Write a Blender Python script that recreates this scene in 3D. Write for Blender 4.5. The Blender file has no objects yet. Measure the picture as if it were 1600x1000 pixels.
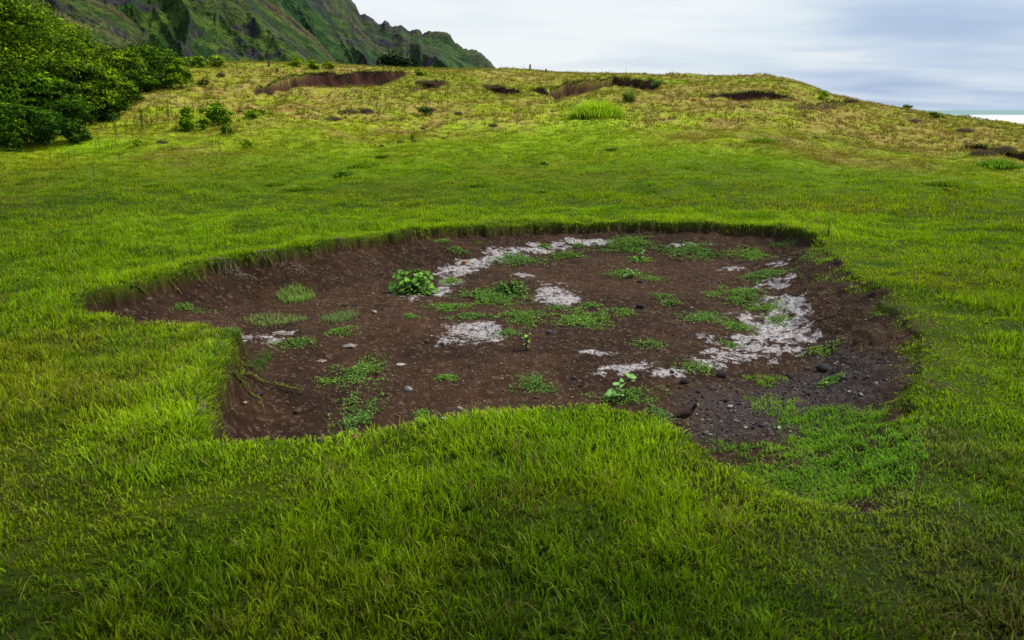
import bpy, math, random
import numpy as np
from mathutils import Vector, Matrix, Euler
rng = np.random.default_rng(7)
random.seed(7)
sc = bpy.context.scene
COL = sc.collection
PI = math.pi

# ------------------------------------------------------------------ camera
CAMH, F = 1.7, 1244.0
PITCH = math.atan((500 - 172) / F)
cam_d = bpy.data.cameras.new('camera')
cam_d.sensor_width = 36.0
cam_d.lens = 36.0 * F / 1600
cam_d.clip_start = 0.05
cam_d.clip_end = 60000
cam_d.dof.use_dof = True
cam_d.dof.focus_distance = 7.0
cam_d.dof.aperture_fstop = 5.0
cam = bpy.data.objects.new('camera', cam_d)
COL.objects.link(cam)
cam.location = (0, 0, CAMH)
cam.rotation_euler = (PI / 2 - PITCH, 0, 0)
sc.camera = cam

def ray(px, py):
    """bearing and slope of the line of sight through a point of the photograph"""
    x = (px - 800) / F; y = (500 - py) / F
    dy = math.cos(PITCH) + y * math.sin(PITCH)
    dz = -math.sin(PITCH) + y * math.cos(PITCH)
    return math.atan2(x, dy), dz / math.hypot(x, dy)

def flat(px, py, z=0.0):
    a, e = ray(px, py)
    r = (CAMH - z) / max(-e, 1e-4)
    return (r * math.sin(a), r * math.cos(a))

# ------------------------------------------------------------------ noise
def _h(i, j, s):
    n = (i.astype(np.int64) * 374761393 + j.astype(np.int64) * 668265263 + s * 974634777) & 0xffffffff
    n = ((n ^ (n >> 13)) * 1274126177) & 0xffffffff
    n = n ^ (n >> 16)
    return (n & 0xffff) / 65535.0
def vnoise(x, y, s=0):
    x = np.asarray(x, float); y = np.asarray(y, float)
    i = np.floor(x); j = np.floor(y); fx = x - i; fy = y - j
    fx = fx * fx * fx * (fx * (6 * fx - 15) + 10); fy = fy * fy * fy * (fy * (6 * fy - 15) + 10)
    a = _h(i, j, s); b = _h(i + 1, j, s); c = _h(i, j + 1, s); d = _h(i + 1, j + 1, s)
    return (a + (b - a) * fx) * (1 - fy) + (c + (d - c) * fx) * fy
def fbm(x, y, s=0, o=4, g=0.5):
    t = 0; am = 1; n = 0
    x = np.asarray(x, float); y = np.asarray(y, float)
    for k in range(o):
        t = t + am * vnoise(x, y, s + k * 17); n += am; am *= g
        x, y = x * 1.93 + y * 0.6 + 3.1, y * 1.93 - x * 0.6 + 1.7
    return t / n            # 0..1, mean about .5
def ridged(x, y, s=0, o=4):
    t = 0; am = 1; n = 0
    x = np.asarray(x, float); y = np.asarray(y, float)
    for k in range(o):
        t = t + am * (1 - np.abs(2 * vnoise(x, y, s + k * 13) - 1)); n += am; am *= 0.55
        x, y = x * 2.05 + 1.3, y * 2.05 + 4.1
    return t / n
def ss(a, b, x):
    t = np.clip((x - a) / (b - a), 0, 1)
    return t * t * (3 - 2 * t)
def mix(a, b, t):
    return a + (b - a) * t
def mixc(a, b, t):
    t = np.asarray(t)[..., None]
    return a * (1 - t) + np.asarray(b) * t

# ------------------------------------------------------------------ terrain
# rim of the hollow: point in the photograph, wall width (m), depth (m)
RIM = [(125,468,.45,.30),(170,455,.55,.32),(240,435,.75,.34),(330,412,1.0,.36),(420,400,1.2,.38),(500,388,1.3,.38),
 (580,373,1.5,.36),(640,366,1.6,.34),(720,357,1.8,.32),(850,350,1.8,.30),(960,350,1.8,.30),(1060,352,1.8,.30),(1150,355,1.7,.32),
 (1230,360,1.6,.34),(1282,374,1.4,.36),(1308,405,1.2,.36),(1345,440,1.1,.36),(1395,475,1.0,.34),(1430,515,.95,.33),
 (1432,570,.9,.32),(1428,620,.8,.30),(1432,670,.8,.27),(1425,720,.7,.22),(1395,758,.5,.18),(1345,778,.3,.15),
 (1290,779,.2,.15),(1230,763,.2,.20),(1160,738,.2,.27),(1080,700,.2,.36),(1000,655,.2,.40),(955,642,.2,.42),
 (900,635,.2,.42),(850,640,.2,.42),(730,655,.2,.42),(640,680,.2,.42),(560,695,.2,.42),(480,700,.2,.42),
 (400,697,.25,.42),(345,690,.35,.42),(325,640,.40,.42),(340,590,.40,.42),(368,560,.35,.40),(364,522,.25,.38),
 (280,508,.2,.36),(200,500,.2,.33),(140,492,.2,.30)]
RP = np.array([flat(p[0], p[1]) for p in RIM]); RW = np.array([p[2] for p in RIM]); RD = np.array([p[3] for p in RIM])

def crater(x, y):
    """signed distance to the rim (inside positive), local wall width, local depth"""
    n = len(RP)
    best = np.full(x.shape, 1e9); ws = np.zeros(x.shape); wt = np.zeros(x.shape); wd = np.zeros(x.shape)
    inside = np.zeros(x.shape, bool)
    for i in range(n):
        a = RP[i]; b = RP[(i + 1) % n]; e = b - a; L2 = e @ e
        t = np.clip(((x - a[0]) * e[0] + (y - a[1]) * e[1]) / L2, 0, 1)
        d = np.hypot(x - a[0] - t * e[0], y - a[1] - t * e[1])
        best = np.minimum(best, d)
        w = math.sqrt(L2) / (d + .08) ** 3
        ws += w * mix(RW[i], RW[(i + 1) % n], t); wd += w * mix(RD[i], RD[(i + 1) % n], t); wt += w
        c = (a[1] > y) != (b[1] > y)
        xi = a[0] + (y - a[1]) / (b[1] - a[1] + 1e-12) * e[0]
        inside ^= c & (x < xi)
    sd = np.where(inside, best, -best)
    sd = sd + (fbm(x * 2.3, y * 2.3, 5, 3) - .5) * .20 + (fbm(x * 11, y * 11, 8, 2) - .5) * .09
    return sd, ws / wt, wd / wt

# far edge of the meadow: point in the photograph, distance
CREST = [(-1400,180,50),(-500,160,50),(-100,140,52),(100,120,54),(250,104,56),(330,99,58),(400,99,60),(520,103,62),(620,107,62),(780,109,62),
 (900,114,62),(1050,120,60),(1130,120,58),(1200,121,56),(1235,126,56),(1270,137,56),(1300,149,56),(1340,158,57),(1400,169,60),(1460,178,64),
 (1500,184,68),(1560,191,72),(1640,201,78),(1900,216,78),(2600,232,78)]
CA, CE, CR = [], [], []
for px, py, R_ in CREST:
    a, e = ray(px, py); CA.append(a); CE.append(e); CR.append(R_)
CA, CE, CR = map(np.array, (CA, CE, CR))

# erosion scars on the slope: [bottom pts], top edge pts in photo, depth
SCARS = [
 dict(top=[(396,138,.1),(425,131,.35),(455,121,.9),(480,117,1.25),(520,114,1.45),(560,113,1.3),(600,112,.9),(636,113,.1)], run=8.0),
 dict(top=[(858,144,.15),(880,132,1.2),(915,124,1.75),(960,121,1.8),(1000,124,1.4),(1032,132,.1)], run=8.0),
 dict(top=[(636,139,.1),(665,131,.4),(700,126,.1)], run=4.0),
 dict(top=[(754,132,.1),(780,137,.4),(814,141,.1)], run=4.0),
 dict(top=[(820,139,.1),(850,141,.3),(868,145,.1)], run=3.0),
 dict(top=[(1100,149,.1),(1150,147,.25),(1180,144,.34),(1215,149,.25),(1248,155,.1)], run=4.0),
 dict(top=[(1240,168,.1),(1280,163,.38),(1318,159,.5),(1332,157,.1)], run=4.0),
 dict(top=[(1505,230,.1),(1540,231,.8),(1570,236,.9),(1640,248,.9),(1720,262,.1)], run=4.0),
 dict(top=[(1535,198,.1),(1570,199,.4),(1620,202,.4),(1680,206,.1)], run=4.0),
]
def hill(x, y):
    r = np.hypot(x, y); a = np.arctan2(x, y)
    e = np.interp(a, CA, CE); Rc = np.interp(a, CA, CR)
    Hc = CAMH + Rc * e
    R0 = 13.0
    t = np.clip((r - R0) / (Rc - R0), 0, 1)
    m = e * (Rc - R0)
    h = Hc * (3 * t * t - 2 * t ** 3) + m * (t ** 3 - t * t)
    # behind the crest the land falls to the shore plain
    q = np.clip(r - Rc, 0, None)
    down = Hc + e * q - q * q * .0022
    plain = mix(-2.2, -4.5, ss(80, 420, r)) - ss(430, 900, r) * 6
    down = np.maximum(down, plain)
    h = np.where(r > Rc, down, h)
    return h, t, r, a
def relief(x, y, r, t):
    k = ss(5, 25, r)
    n = (fbm(x * .9, y * .9, 21, 3) - .5) * mix(.10, .22, k) + (fbm(x * .25, y * .25, 33, 3) - .5) * mix(.12, .55, k) * ss(3, 14, r)
    n = n + (fbm(x * 3.3, y * 3.3, 41, 2) - .5) * .05
    n = n + (fbm(x * 1.1, y * 2.6, 47, 3) - .5) * .22 * ss(26, 36, r) * (1 - ss(60, 75, r))
    return n * (1 - ss(200, 500, r) * .5) * (1 - .9 * ss(.93, 1.0, t) * (r < 80))
_scar = []
def scars(x, y, r, a):
    """lowering and bare-soil mask of the erosion scars"""
    low = np.zeros(x.shape); bare = np.zeros(x.shape)
    for S in _scar:
        rt = np.interp(a, S['a'], S['r']) + (fbm(x * .5, y * .5, 61, 2) - .5) * .9 + (fbm(x * 2.4, y * 1.2, 67, 2) - .5) * .15
        dep = np.interp(a, S['a'], S['d'], 0, 0) * (.75 + .5 * fbm(x * .7, y * .7, 63, 2))
        d = rt - r
        wall = dep * .6 + .02
        low = low + dep * (.35 * ss(-.02, .06, d) + .65 * np.clip(d / wall, 0, 1)) * (d > -.02) * (1 - ss(wall, S['run'], d))
        bare = np.maximum(bare, ss(.06, .16, dep) * ss(-.20, -.10, d) * (1 - ss(wall + .6 * dep, wall + 2.0 * dep, d)))
    return low, bare
def H(x, y, parts=False):
    x = np.asarray(x, float); y = np.asarray(y, float); shp = x.shape
    x = x.ravel(); y = y.ravel()
    h, t, r, a = hill(x, y)
    rel = relief(x, y, r, t)
    sd = np.full(x.shape, -9.0); W = np.ones(x.shape); D = np.zeros(x.shape)
    near = (r < 15) & (r > 1.5) & (np.abs(a) < 1.2)
    if near.any():
        s_, w_, d_ = crater(x[near], y[near]); sd[near] = s_; W[near] = w_; D[near] = d_
    kk = np.clip(sd / W, 0, 1)
    rgt = ss(.9, 1.7, x) * (1 - ss(10.2, 11.0, y))
    prof = mix(1 - (1 - kk) ** 2.0, ss(0, 1, np.clip((sd + .25) / (W * 1.25), 0, 1)) * (sd > -.25), rgt)
    flatten = ss(-.1, .5, sd)
    h = h + rel * (1 - .75 * flatten)
    step = np.minimum(.10, D * .4) * (1 - ss(.9, 1.7, x) * (1 - ss(10.2, 11.0, y)))
    h = h - step * ss(0, .05, sd) - (D - step) * prof
    h = h + ss(-.5, -.02, sd) * (1 - ss(-.02, .05, sd)) * .035
    h = h + flatten * ((fbm(x * 9, y * 9, 51, 5) - .5) * .028 + (fbm(x * 1.6, y * 1.6, 55, 2) - .5) * .09)
    cl = ss(.55, .8, fbm(x * 26, y * 26, 57, 2)) * flatten
    h = h + cl * .004
    rough = ss(1.5, 2.6, x) * ss(-.1, .25, sd) * (1 - ss(.8, 1.5, sd))
    h = h + rough * (fbm(x * 13, y * 13, 59, 3) - .5) * .045
    low, bare = (scars(x, y, r, a) if _scar else (0 * x, 0 * x))
    h = h - low
    if parts:
        return [v.reshape(shp) for v in (h, sd, W, D, bare, r, a, low)]
    return h.reshape(shp)
def ground_at(px, py, rmin=1.6, rmax=95):
    a, e = ray(px, py)
    r = np.geomspace(rmin, rmax, 2600)
    x = r * math.sin(a); y = r * math.cos(a)
    z = H(x, y); zr = CAMH + r * e
    i = np.argmax(z >= zr)
    if not (z >= zr).any():
        i = len(r) - 1
        i = int(np.argmax((z - CAMH) / r * (r < 80) - 9 * (r >= 80)))
    return np.array((x[i], y[i], z[i]))
for S in SCARS:
    pts = [ground_at(p[0], p[1]) for p in S['top']]; S['d'] = np.array([p[2] for p in S['top']])
    S['a'] = np.array([math.atan2(p[0], p[1]) for p in pts]); S['r'] = np.array([math.hypot(p[0], p[1]) for p in pts])
_scar = SCARS
def span(px, py, w, h):
    """centre on the ground, half width and half depth in metres of a patch that spans w by h in the photograph"""
    c = ground_at(px, py)
    d = math.hypot(c[0], c[1])
    hw = w / 2 / F * d
    n = ground_at(px, py + h / 2); f_ = ground_at(px, py - h / 2)
    hd = max(.5 * math.hypot(f_[0] - n[0], f_[1] - n[1]), .02)
    return c, hw, hd

# ------------------------------------------------------------------ mesh helpers
def make_mesh(name, v, faces, col=None, smooth=False, mats=()):
    """v (n,3); faces: list of (k,m) int arrays of equal size polygons"""
    me = bpy.data.meshes.new(name)
    v = np.ascontiguousarray(v, dtype=np.float32)
    me.vertices.add(len(v)); me.vertices.foreach_set('co', v.ravel())
    faces = [f for f in faces if len(f)]
    nl = sum(f.size for f in faces); nf = sum(len(f) for f in faces)
    me.loops.add(nl); me.polygons.add(nf)
    me.loops.foreach_set('vertex_index', np.concatenate([f.ravel() for f in faces]).astype(np.int32))
    tot = np.concatenate([np.full(len(f), f.shape[1]) for f in faces])
    st = np.concatenate([[0], np.cumsum(tot)[:-1]])
    me.polygons.foreach_set('loop_start', st.astype(np.int32))
    if smooth:
        me.polygons.foreach_set('use_smooth', np.ones(nf, dtype=bool))
    me.update(calc_edges=True)
    if col is not None:
        c = np.ones((len(v), 4), dtype=np.float32); c[:, :3] = np.clip(col, 0, 1)
        at = me.color_attributes.new('Col', 'FLOAT_COLOR', 'POINT')
        at.data.foreach_set('color', c.ravel())
    for m in mats:
        me.materials.append(m)
    return me
def link(name, me, parent=None, loc=None, **props):
    o = bpy.data.objects.new(name, me); COL.objects.link(o)
    if parent is not None: o.parent = parent
    if loc is not None: o.location = loc
    for k, v in props.items(): o[k] = v
    return o
def thing(name, label, cat, loc=(0, 0, 0), rz=0, group=None, data=None):
    o = bpy.data.objects.new(name, data); COL.objects.link(o)
    o.location = loc; o.rotation_euler = (0, 0, rz)
    o['label'] = label; o['category'] = cat
    if group: o['group'] = group
    if data is None: o.empty_display_size = .1
    return o
def grid_faces(nu, nv, wrap=False):
    i = np.arange(nu if wrap else nu - 1); j = np.arange(nv - 1)
    I, J = np.meshgrid(i, j, indexing='ij')
    I2 = (I + 1) % nu
    return np.stack([I * nv + J, I2 * nv + J, I2 * nv + J + 1, I * nv + J + 1], -1).reshape(-1, 4)

# ------------------------------------------------------------------ materials
def newmat(name):
    m = bpy.data.materials.new(name); m.use_nodes = True
    nt = m.node_tree; nt.nodes.clear()
    return m, nt, nt.nodes, nt.links
def leafy(name, trans=.35, rough=.55, spec=.25, vary=.25, scale=9.0, sat=1.0):
    m, nt, N, L = newmat(name)
    out = N.new('ShaderNodeOutputMaterial'); at = N.new('ShaderNodeAttribute'); at.attribute_name = 'Col'
    tc = N.new('ShaderNodeNewGeometry'); nz = N.new('ShaderNodeTexNoise'); nz.inputs['Scale'].default_value = scale
    L.new(tc.outputs['Position'], nz.inputs['Vector'])
    mr = N.new('ShaderNodeMapRange'); mr.inputs['To Min'].default_value = 1 - vary; mr.inputs['To Max'].default_value = 1 + vary
    mr.inputs['From Min'].default_value = .3; mr.inputs['From Max'].default_value = .7
    L.new(nz.outputs['Fac'], mr.inputs['Value'])
    hs = N.new('ShaderNodeHueSaturation'); hs.inputs['Saturation'].default_value = sat
    L.new(at.outputs['Color'], hs.inputs['Color']); L.new(mr.outputs['Result'], hs.inputs['Value'])
    b = N.new('ShaderNodeBsdfPrincipled'); b.inputs['Roughness'].default_value = rough
    b.inputs['Specular IOR Level'].default_value = spec
    L.new(hs.outputs['Color'], b.inputs['Base Color'])
    t = N.new('ShaderNodeBsdfTranslucent'); L.new(hs.outputs['Color'], t.inputs['Color'])
    mx = N.new('ShaderNodeMixShader'); mx.inputs['Fac'].default_value = trans
    L.new(b.outputs[0], mx.inputs[1]); L.new(t.outputs[0], mx.inputs[2]); L.new(mx.outputs[0], out.inputs['Surface'])
    return m
def earthy(name, scale=40.0, bump=.4, vary=.35, rough=.95, dist=.02, spec=.1):
    m, nt, N, L = newmat(name)
    out = N.new('ShaderNodeOutputMaterial'); at = N.new('ShaderNodeAttribute'); at.attribute_name = 'Col'
    g = N.new('ShaderNodeNewGeometry')
    n1 = N.new('ShaderNodeTexNoise'); n1.inputs['Scale'].default_value = scale; n1.inputs['Detail'].default_value = 6
    n2 = N.new('ShaderNodeTexNoise'); n2.inputs['Scale'].default_value = scale * 5; n2.inputs['Detail'].default_value = 3
    for n in (n1, n2): L.new(g.outputs['Position'], n.inputs['Vector'])
    ad = N.new('ShaderNodeMath'); ad.operation = 'ADD'; L.new(n1.outputs['Fac'], ad.inputs[0]); L.new(n2.outputs['Fac'], ad.inputs[1])
    mr = N.new('ShaderNodeMapRange'); mr.inputs['From Min'].default_value = .7; mr.inputs['From Max'].default_value = 1.3
    mr.inputs['To Min'].default_value = 1 - vary; mr.inputs['To Max'].default_value = 1 + vary
    L.new(ad.outputs[0], mr.inputs['Value'])
    vm = N.new('ShaderNodeVectorMath'); vm.operation = 'SCALE'; L.new(at.outputs['Color'], vm.inputs[0]); L.new(mr.outputs['Result'], vm.inputs['Scale'])
    bp = N.new('ShaderNodeBump'); bp.inputs['Strength'].default_value = bump; bp.inputs['Distance'].default_value = dist
    L.new(ad.outputs[0], bp.inputs['Height'])
    b = N.new('ShaderNodeBsdfPrincipled'); b.inputs['Roughness'].default_value = rough; b.inputs['Specular IOR Level'].default_value = spec
    L.new(vm.outputs[0], b.inputs['Base Color']); L.new(bp.outputs[0], b.inputs['Normal'])
    L.new(b.outputs[0], out.inputs['Surface'])
    return m
M_GRASS = leafy('grass_blades', .45, .5, .14, .18, 3.0)
M_LEAF = leafy('leaves', .26, .6, .06, .22, 2.0)
M_WEED = leafy('weed_leaves', .30, .6, .08, .15, 30.0)
M_GROUND = earthy('ground_surface', 34, .55, .38, dist=.015)
M_STONE = earthy('stone_surface', 60, .6, .3, dist=.01, rough=.85)
M_ROCKY = earthy('mountain_surface', .06, .8, .4, dist=8.0)
M_BARK = earthy('bark', 20, .6, .3, dist=.02)

# ------------------------------------------------------------------ colour of the land
G_BRIGHT = np.array((.335, .560, .004)); G_DEEP = np.array((.130, .335, .004)); G_OLIVE = np.array((.40, .46, .010))
G_TAN = np.array((.40, .30, .08)); G_RUST = np.array((.30, .15, .05)); G_GREY = np.array((.17, .25, .05))
SOIL = np.array((.051, .026, .014)); SOIL_D = np.array((.028, .014, .008)); REDSOIL = np.array((.062, .027, .018))
SALT = np.array((.46, .42, .42)); GRAVEL = np.array((.050, .048, .055)); LITTER = np.array((.15, .10, .06))

def blobs(lst):
    out = []
    for p in lst:
        c, hw, hd = span(*p[:4]); out.append((c[0], c[1], hw, hd, p[4] if len(p) > 4 else 1.0))
    return out
def field(bl, x, y, soft=.5, noise=0, nsc=3.0, seed=71):
    f = np.zeros(x.shape)
    nn = (fbm(x * nsc, y * nsc, seed, 3) - .5) * noise if noise else 0
    for cx, cy, hw, hd, s in bl:
        q = np.sqrt(((x - cx) / hw) ** 2 + ((y - cy) / hd) ** 2) + nn
        f = np.maximum(f, s * (1 - ss(1 - soft, 1 + soft, q)))
    return f
DRY = blobs([(430,165,330,80,.9),(620,185,300,60,.8),(240,185,160,60,.7),(330,245,200,40,.55),(700,155,260,40,.55),(820,180,120,30,.85),(1180,148,230,44,.95),
 (1120,190,260,50,.8),(1000,150,160,40,.5),(1300,190,200,50,.75),(1290,240,200,40,.5),(1480,215,260,60,.65),(1030,165,80,30,.8),(480,130,120,40,.7),(820,117,300,14,.6)])
LUSH = blobs([(1100,245,300,46,1),(900,225,240,40,.9),(420,252,240,30,.9),(720,305,300,40,.7),(150,285,300,30,.5),(700,240,120,20,.6),(1050,130,40,14,.7),(930,192,100,20,.6),(150,232,120,18,.8)])
RUSTY = blobs([(800,790,130,50,.8),(500,760,140,50,.5),(1230,760,160,50,.5),(640,380,120,20,.25),(170,600,110,40,.45),(900,360,600,18,.3),(1120,740,100,60,.5)])
DULL = blobs([(1380,830,330,120,.9),(1300,780,180,50,.9),(1550,900,300,200,.8),(1480,700,120,80,.6)])

BROWNISH = blobs([(1480,232,340,36,.8),(1350,225,140,30,.6),(1240,222,120,24,.5),(1500,196,200,20,.5),(1120,262,160,20,.3),(1380,265,200,24,.4)])
PALE = blobs([(1290,786,140,22,1),(1210,768,100,20,.9),(1370,780,120,26,.9)])
LOWTURF = blobs([(1300,800,330,70,1),(1420,740,120,120,.8),(1200,770,120,50,.7)])

def grasscol(x, y, r=None):
    r = np.hypot(x, y) if r is None else r
    n1 = fbm(x * .35, y * .35, 81, 4); n2 = fbm(x * 1.7, y * 1.7, 83, 3); n3 = fbm(x * .12, y * .3, 85, 3)
    c = np.broadcast_to(G_BRIGHT, x.shape + (3,)).copy()
    c = mixc(c, G_OLIVE, ss(.46, .72, n1) * .7)
    c = mixc(c, G_DEEP, ss(.5, .75, n2) * .55)
    c = mixc(c, G_OLIVE, ss(11, 20, r) * .25 * ss(.35, .6, n3))
    lush = field(LUSH, x, y, .7, .5, .5)
    c = mixc(c, np.array((.31, .53, .006)), lush * .7)
    dry = field(DRY, x, y, .8, .6, .35) * (1 - .7 * lush)
    dry = dry * (.55 + .75 * ss(.3, .65, n2))
    dry = np.maximum(dry, ss(30, 42, r) * (.25 + .5 * ss(.4, .65, n1)) * (1 - .6 * lush))
    c = mixc(c, G_OLIVE, np.clip(dry * 1.2, 0, 1) * .75)
    c = mixc(c, np.array((.23, .25, .018)), ss(24, 40, r) * .75 * (1 - .7 * lush))
    c = mixc(c, np.array((.21, .16, .035)), field(BROWNISH, x, y, .9, .6, .5) * (.45 + .55 * ss(.4, .6, fbm(x * .8, y * .8, 88, 3))))
    c = mixc(c, G_TAN, np.clip(dry * ss(.24, .64, fbm(x * .9, y * .9, 87, 4)) * 1.0, 0, .85))
    c = mixc(c, G_RUST, ss(.62, .75, fbm(x * .7, y * 1.6, 89, 3)) * dry * .6)
    c = mixc(c, np.array((.50, .48, .20)), field(PALE, x, y, .7, .5, 4) * .85)
    c = mixc(c, G_GREY, field(DULL, x, y, .8, .4, 1.2) * .8)
    # foreground vignette shade painted into the grass colour, darkest nearest the camera
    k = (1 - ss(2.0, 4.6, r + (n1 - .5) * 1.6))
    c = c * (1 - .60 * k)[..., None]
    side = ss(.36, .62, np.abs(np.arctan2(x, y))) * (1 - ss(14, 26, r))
    c = c * (1 - .25 * side)[..., None]  # side vignette painted in: grass darkened towards left and right
    return c

SALTB = blobs([(722,420,70,16,1.05),(770,405,70,14,1.05),(825,392,80,13,1.05),(935,378,60,10,.9),(705,438,40,16,1),(702,426,52,18,.9),(742,412,70,16,1),(800,397,90,14,1),(860,386,100,12,1),(912,378,70,12,1),(690,456,46,18,.9),(640,462,70,10,.6),
 (866,460,76,36,1.15),(735,522,110,46,.95),(745,508,70,16,.9),(820,430,34,8,.9),(934,552,80,12,.75),(985,575,100,18,1),(1050,581,90,16,1),(1108,568,70,18,.95),
 (1165,545,140,40,1.0),(1215,520,90,60,1.1),(1222,480,60,60,1.05),(1200,446,70,16,1),(1175,508,70,40,.85),(1130,560,80,20,.9),(1215,412,40,12,.8),(1140,420,44,8,.8),
 (1075,381,70,7,.8),(402,528,80,8,.9),(445,520,40,6,.9),(546,540,34,9,.85),(770,533,24,8,.9),(1235,545,60,30,.95),(375,424,50,10,.4),(440,412,60,8,.3),(820,606,10,4,.5)])
GRAVB = blobs([(1180,640,200,70,1),(1290,610,160,60,1),(1130,670,120,40,.8),(1240,660,120,40,.8),(1340,570,80,90,.7)])
SHORTG = blobs([(1300,775,170,26,1.6),(1200,745,110,24,1.3),(1400,735,110,70,1.4),(1345,778,130,36,1.4),(1250,760,100,24,1.2),(1330,705,170,90,1.3),(1215,722,200,56,1.2),(1310,750,170,50,1.3),(1270,680,120,50,1),(1215,632,90,36,.8),(1195,600,80,20,.55),(1380,690,90,90,1),(1130,700,60,24,.8),
 (1150,395,60,10,.0),(1320,650,110,40,.9),(1060,358,300,10,.5),(700,372,160,10,.25),(1260,405,60,24,.45),(1290,440,50,30,.3),(1100,690,40,10,.4)])

def landcol(x, y, h, sd, W, D, bare, r, a, low):
    g = grasscol(x, y, r)
    fine = fbm(x * 2.2, y * 2.2, 91, 4)
    far = ss(14, 34, r)
    speck = fbm(x * 5, y * 5, 93, 3)
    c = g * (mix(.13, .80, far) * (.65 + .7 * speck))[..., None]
    # soil of the hollow
    f1 = fbm(x * 1.3, y * 1.3, 95, 4); f2 = fbm(x * 9, y * 9, 97, 3); f3 = fbm(x * 34, y * 34, 99, 2)
    s = mixc(np.broadcast_to(SOIL, x.shape + (3,)), SOIL_D, ss(.35, .65, f1) * .8)
    s = s * (.58 + .62 * f2)[..., None]
    s = mixc(s, LITTER, ss(.66, .8, f3) * .55)
    s = mixc(s, GRAVEL * (.6 + .9 * f3)[..., None], field(GRAVB, x, y, .6, .6, 3) * .5)
    wall = (sd > 0) & (sd < W * .7)
    s = np.where(wall[..., None], s * .85, s)
    sf = field(SALTB, x, y, .7, .9, 4.5, 101)
    br = fbm(x * 15, y * 15, 103, 4)
    sf = sf * (.80 + .34 * ss(.35, .58, fbm(x * 6, y * 6, 108, 3)))
    sa = ss(.46, .74, sf * .70 + (br - .5) * .9 + (fbm(x * 42, y * 42, 109, 2) - .5) * .45 + .02) * ss(.1, .4, sf)
    s = mixc(s, SALT * (.6 + .7 * f3)[..., None], np.clip(sa, 0, .8))
    ed = ss(-.02, .05, sd)
    right = ss(1.3, 2.4, x) * (y < 10.5)
    ed2 = ss(-.22, .18, sd + (fbm(x * 4, y * 4, 105, 3) - .5) * .6)
    ed = mix(ed, ed2, right)
    c = mixc(c, s, ed * (r < 14))
    rs = mixc(np.broadcast_to(REDSOIL, x.shape + (3,)), SOIL_D, ss(.3, .7, fbm(x * 3, y * 3, 107, 3)))
    c = mixc(c, rs, np.clip(bare * 1.1, 0, 1) * (r > 20))
    sand = np.array((.34, .28, .19))
    c = mixc(c, sand, ss(250, 330, r) * .8)
    return c

# ------------------------------------------------------------------ ground sheet
fa = np.linspace(-.70, .70, 800)
ca_ = np.linspace(.70, 2 * PI - .70, 92)[1:-1]
ang = np.concatenate([fa, ca_])
rad = np.concatenate([[.02, .4, .8, 1.1], np.arange(1.4, 13.6, .026), 13.6 + np.cumsum(np.linspace(.03, .075, 900) * 1.02)])
rad = np.concatenate([rad[rad < 66], np.geomspace(66, 9000, 110)])
A_, R_ = np.meshgrid(ang, rad, indexing='ij')
X = R_ * np.sin(A_); Y = R_ * np.cos(A_)
P = H(X, Y, True)
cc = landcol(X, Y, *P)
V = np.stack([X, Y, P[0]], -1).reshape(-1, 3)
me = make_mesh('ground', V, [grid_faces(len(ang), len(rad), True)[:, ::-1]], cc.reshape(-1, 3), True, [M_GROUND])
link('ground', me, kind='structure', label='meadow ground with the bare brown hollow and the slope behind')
del V, cc, P, X, Y, A_, R_

# ------------------------------------------------------------------ grass blades
def blades(x, y, z, hgt, wid, lean, leandir, col, tipcol, seg):
    n = len(x)
    fd = leandir + PI / 2 + rng.normal(0, .9, n)           # blade faces
    wx = np.cos(fd); wy = np.sin(fd)
    lx = np.cos(leandir); ly = np.sin(leandir)
    base = np.stack([x, y, z - .004], -1)
    W_ = np.stack([wx, wy, np.zeros(n)], -1) * wid[:, None] * .5
    def pt(t):
        bend = lean * t * t * hgt; up = hgt * t * np.sqrt(np.clip(1 - (lean * t) ** 2 * .55, .05, 1))
        return base + np.stack([lx * bend, ly * bend, up], -1)
    if seg == 3:
        T = [0, .36, .7]; Ws = [.8, 1.0, .7]; nv = 7
    elif seg == 2:
        T = [0, .5]; Ws = [.9, .9]; nv = 5
    else:
        T = [0]; Ws = [1.0]; nv = 3
    rows = []; cols = []
    for t, w in zip(T, Ws):
        p = pt(t); rows += [p - W_ * w, p + W_ * w]
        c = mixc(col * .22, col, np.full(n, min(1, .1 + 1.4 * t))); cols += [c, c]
    rows.append(pt(1.0)); cols.append(tipcol)
    V = np.stack(rows, 1).reshape(-1, 3); C = np.stack(cols, 1).reshape(-1, 3)
    b = np.arange(n)[:, None] * nv
    F_ = []
    if seg >= 2:
        q = [np.array([0, 1, 3, 2])]
        if seg == 3: q.append(np.array([2, 3, 5, 4]))
        F_.append(np.concatenate([b + k for k in q]))
    k = np.array([nv - 3, nv - 2, nv - 1])
    return V, C, F_, [b + k]
def join(parts):
    Vs, Cs, Q, T, o = [], [], [], [], 0
    for V, C, q, t in parts:
        Vs.append(V); Cs.append(C)
        for f in q: Q.append(f + o)
        for f in t: T.append(f + o)
        o += len(V)
    F_ = []
    if Q: F_.append(np.concatenate(Q))
    if T: F_.append(np.concatenate(T))
    return np.concatenate(Vs), F_, np.concatenate(Cs)

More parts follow.
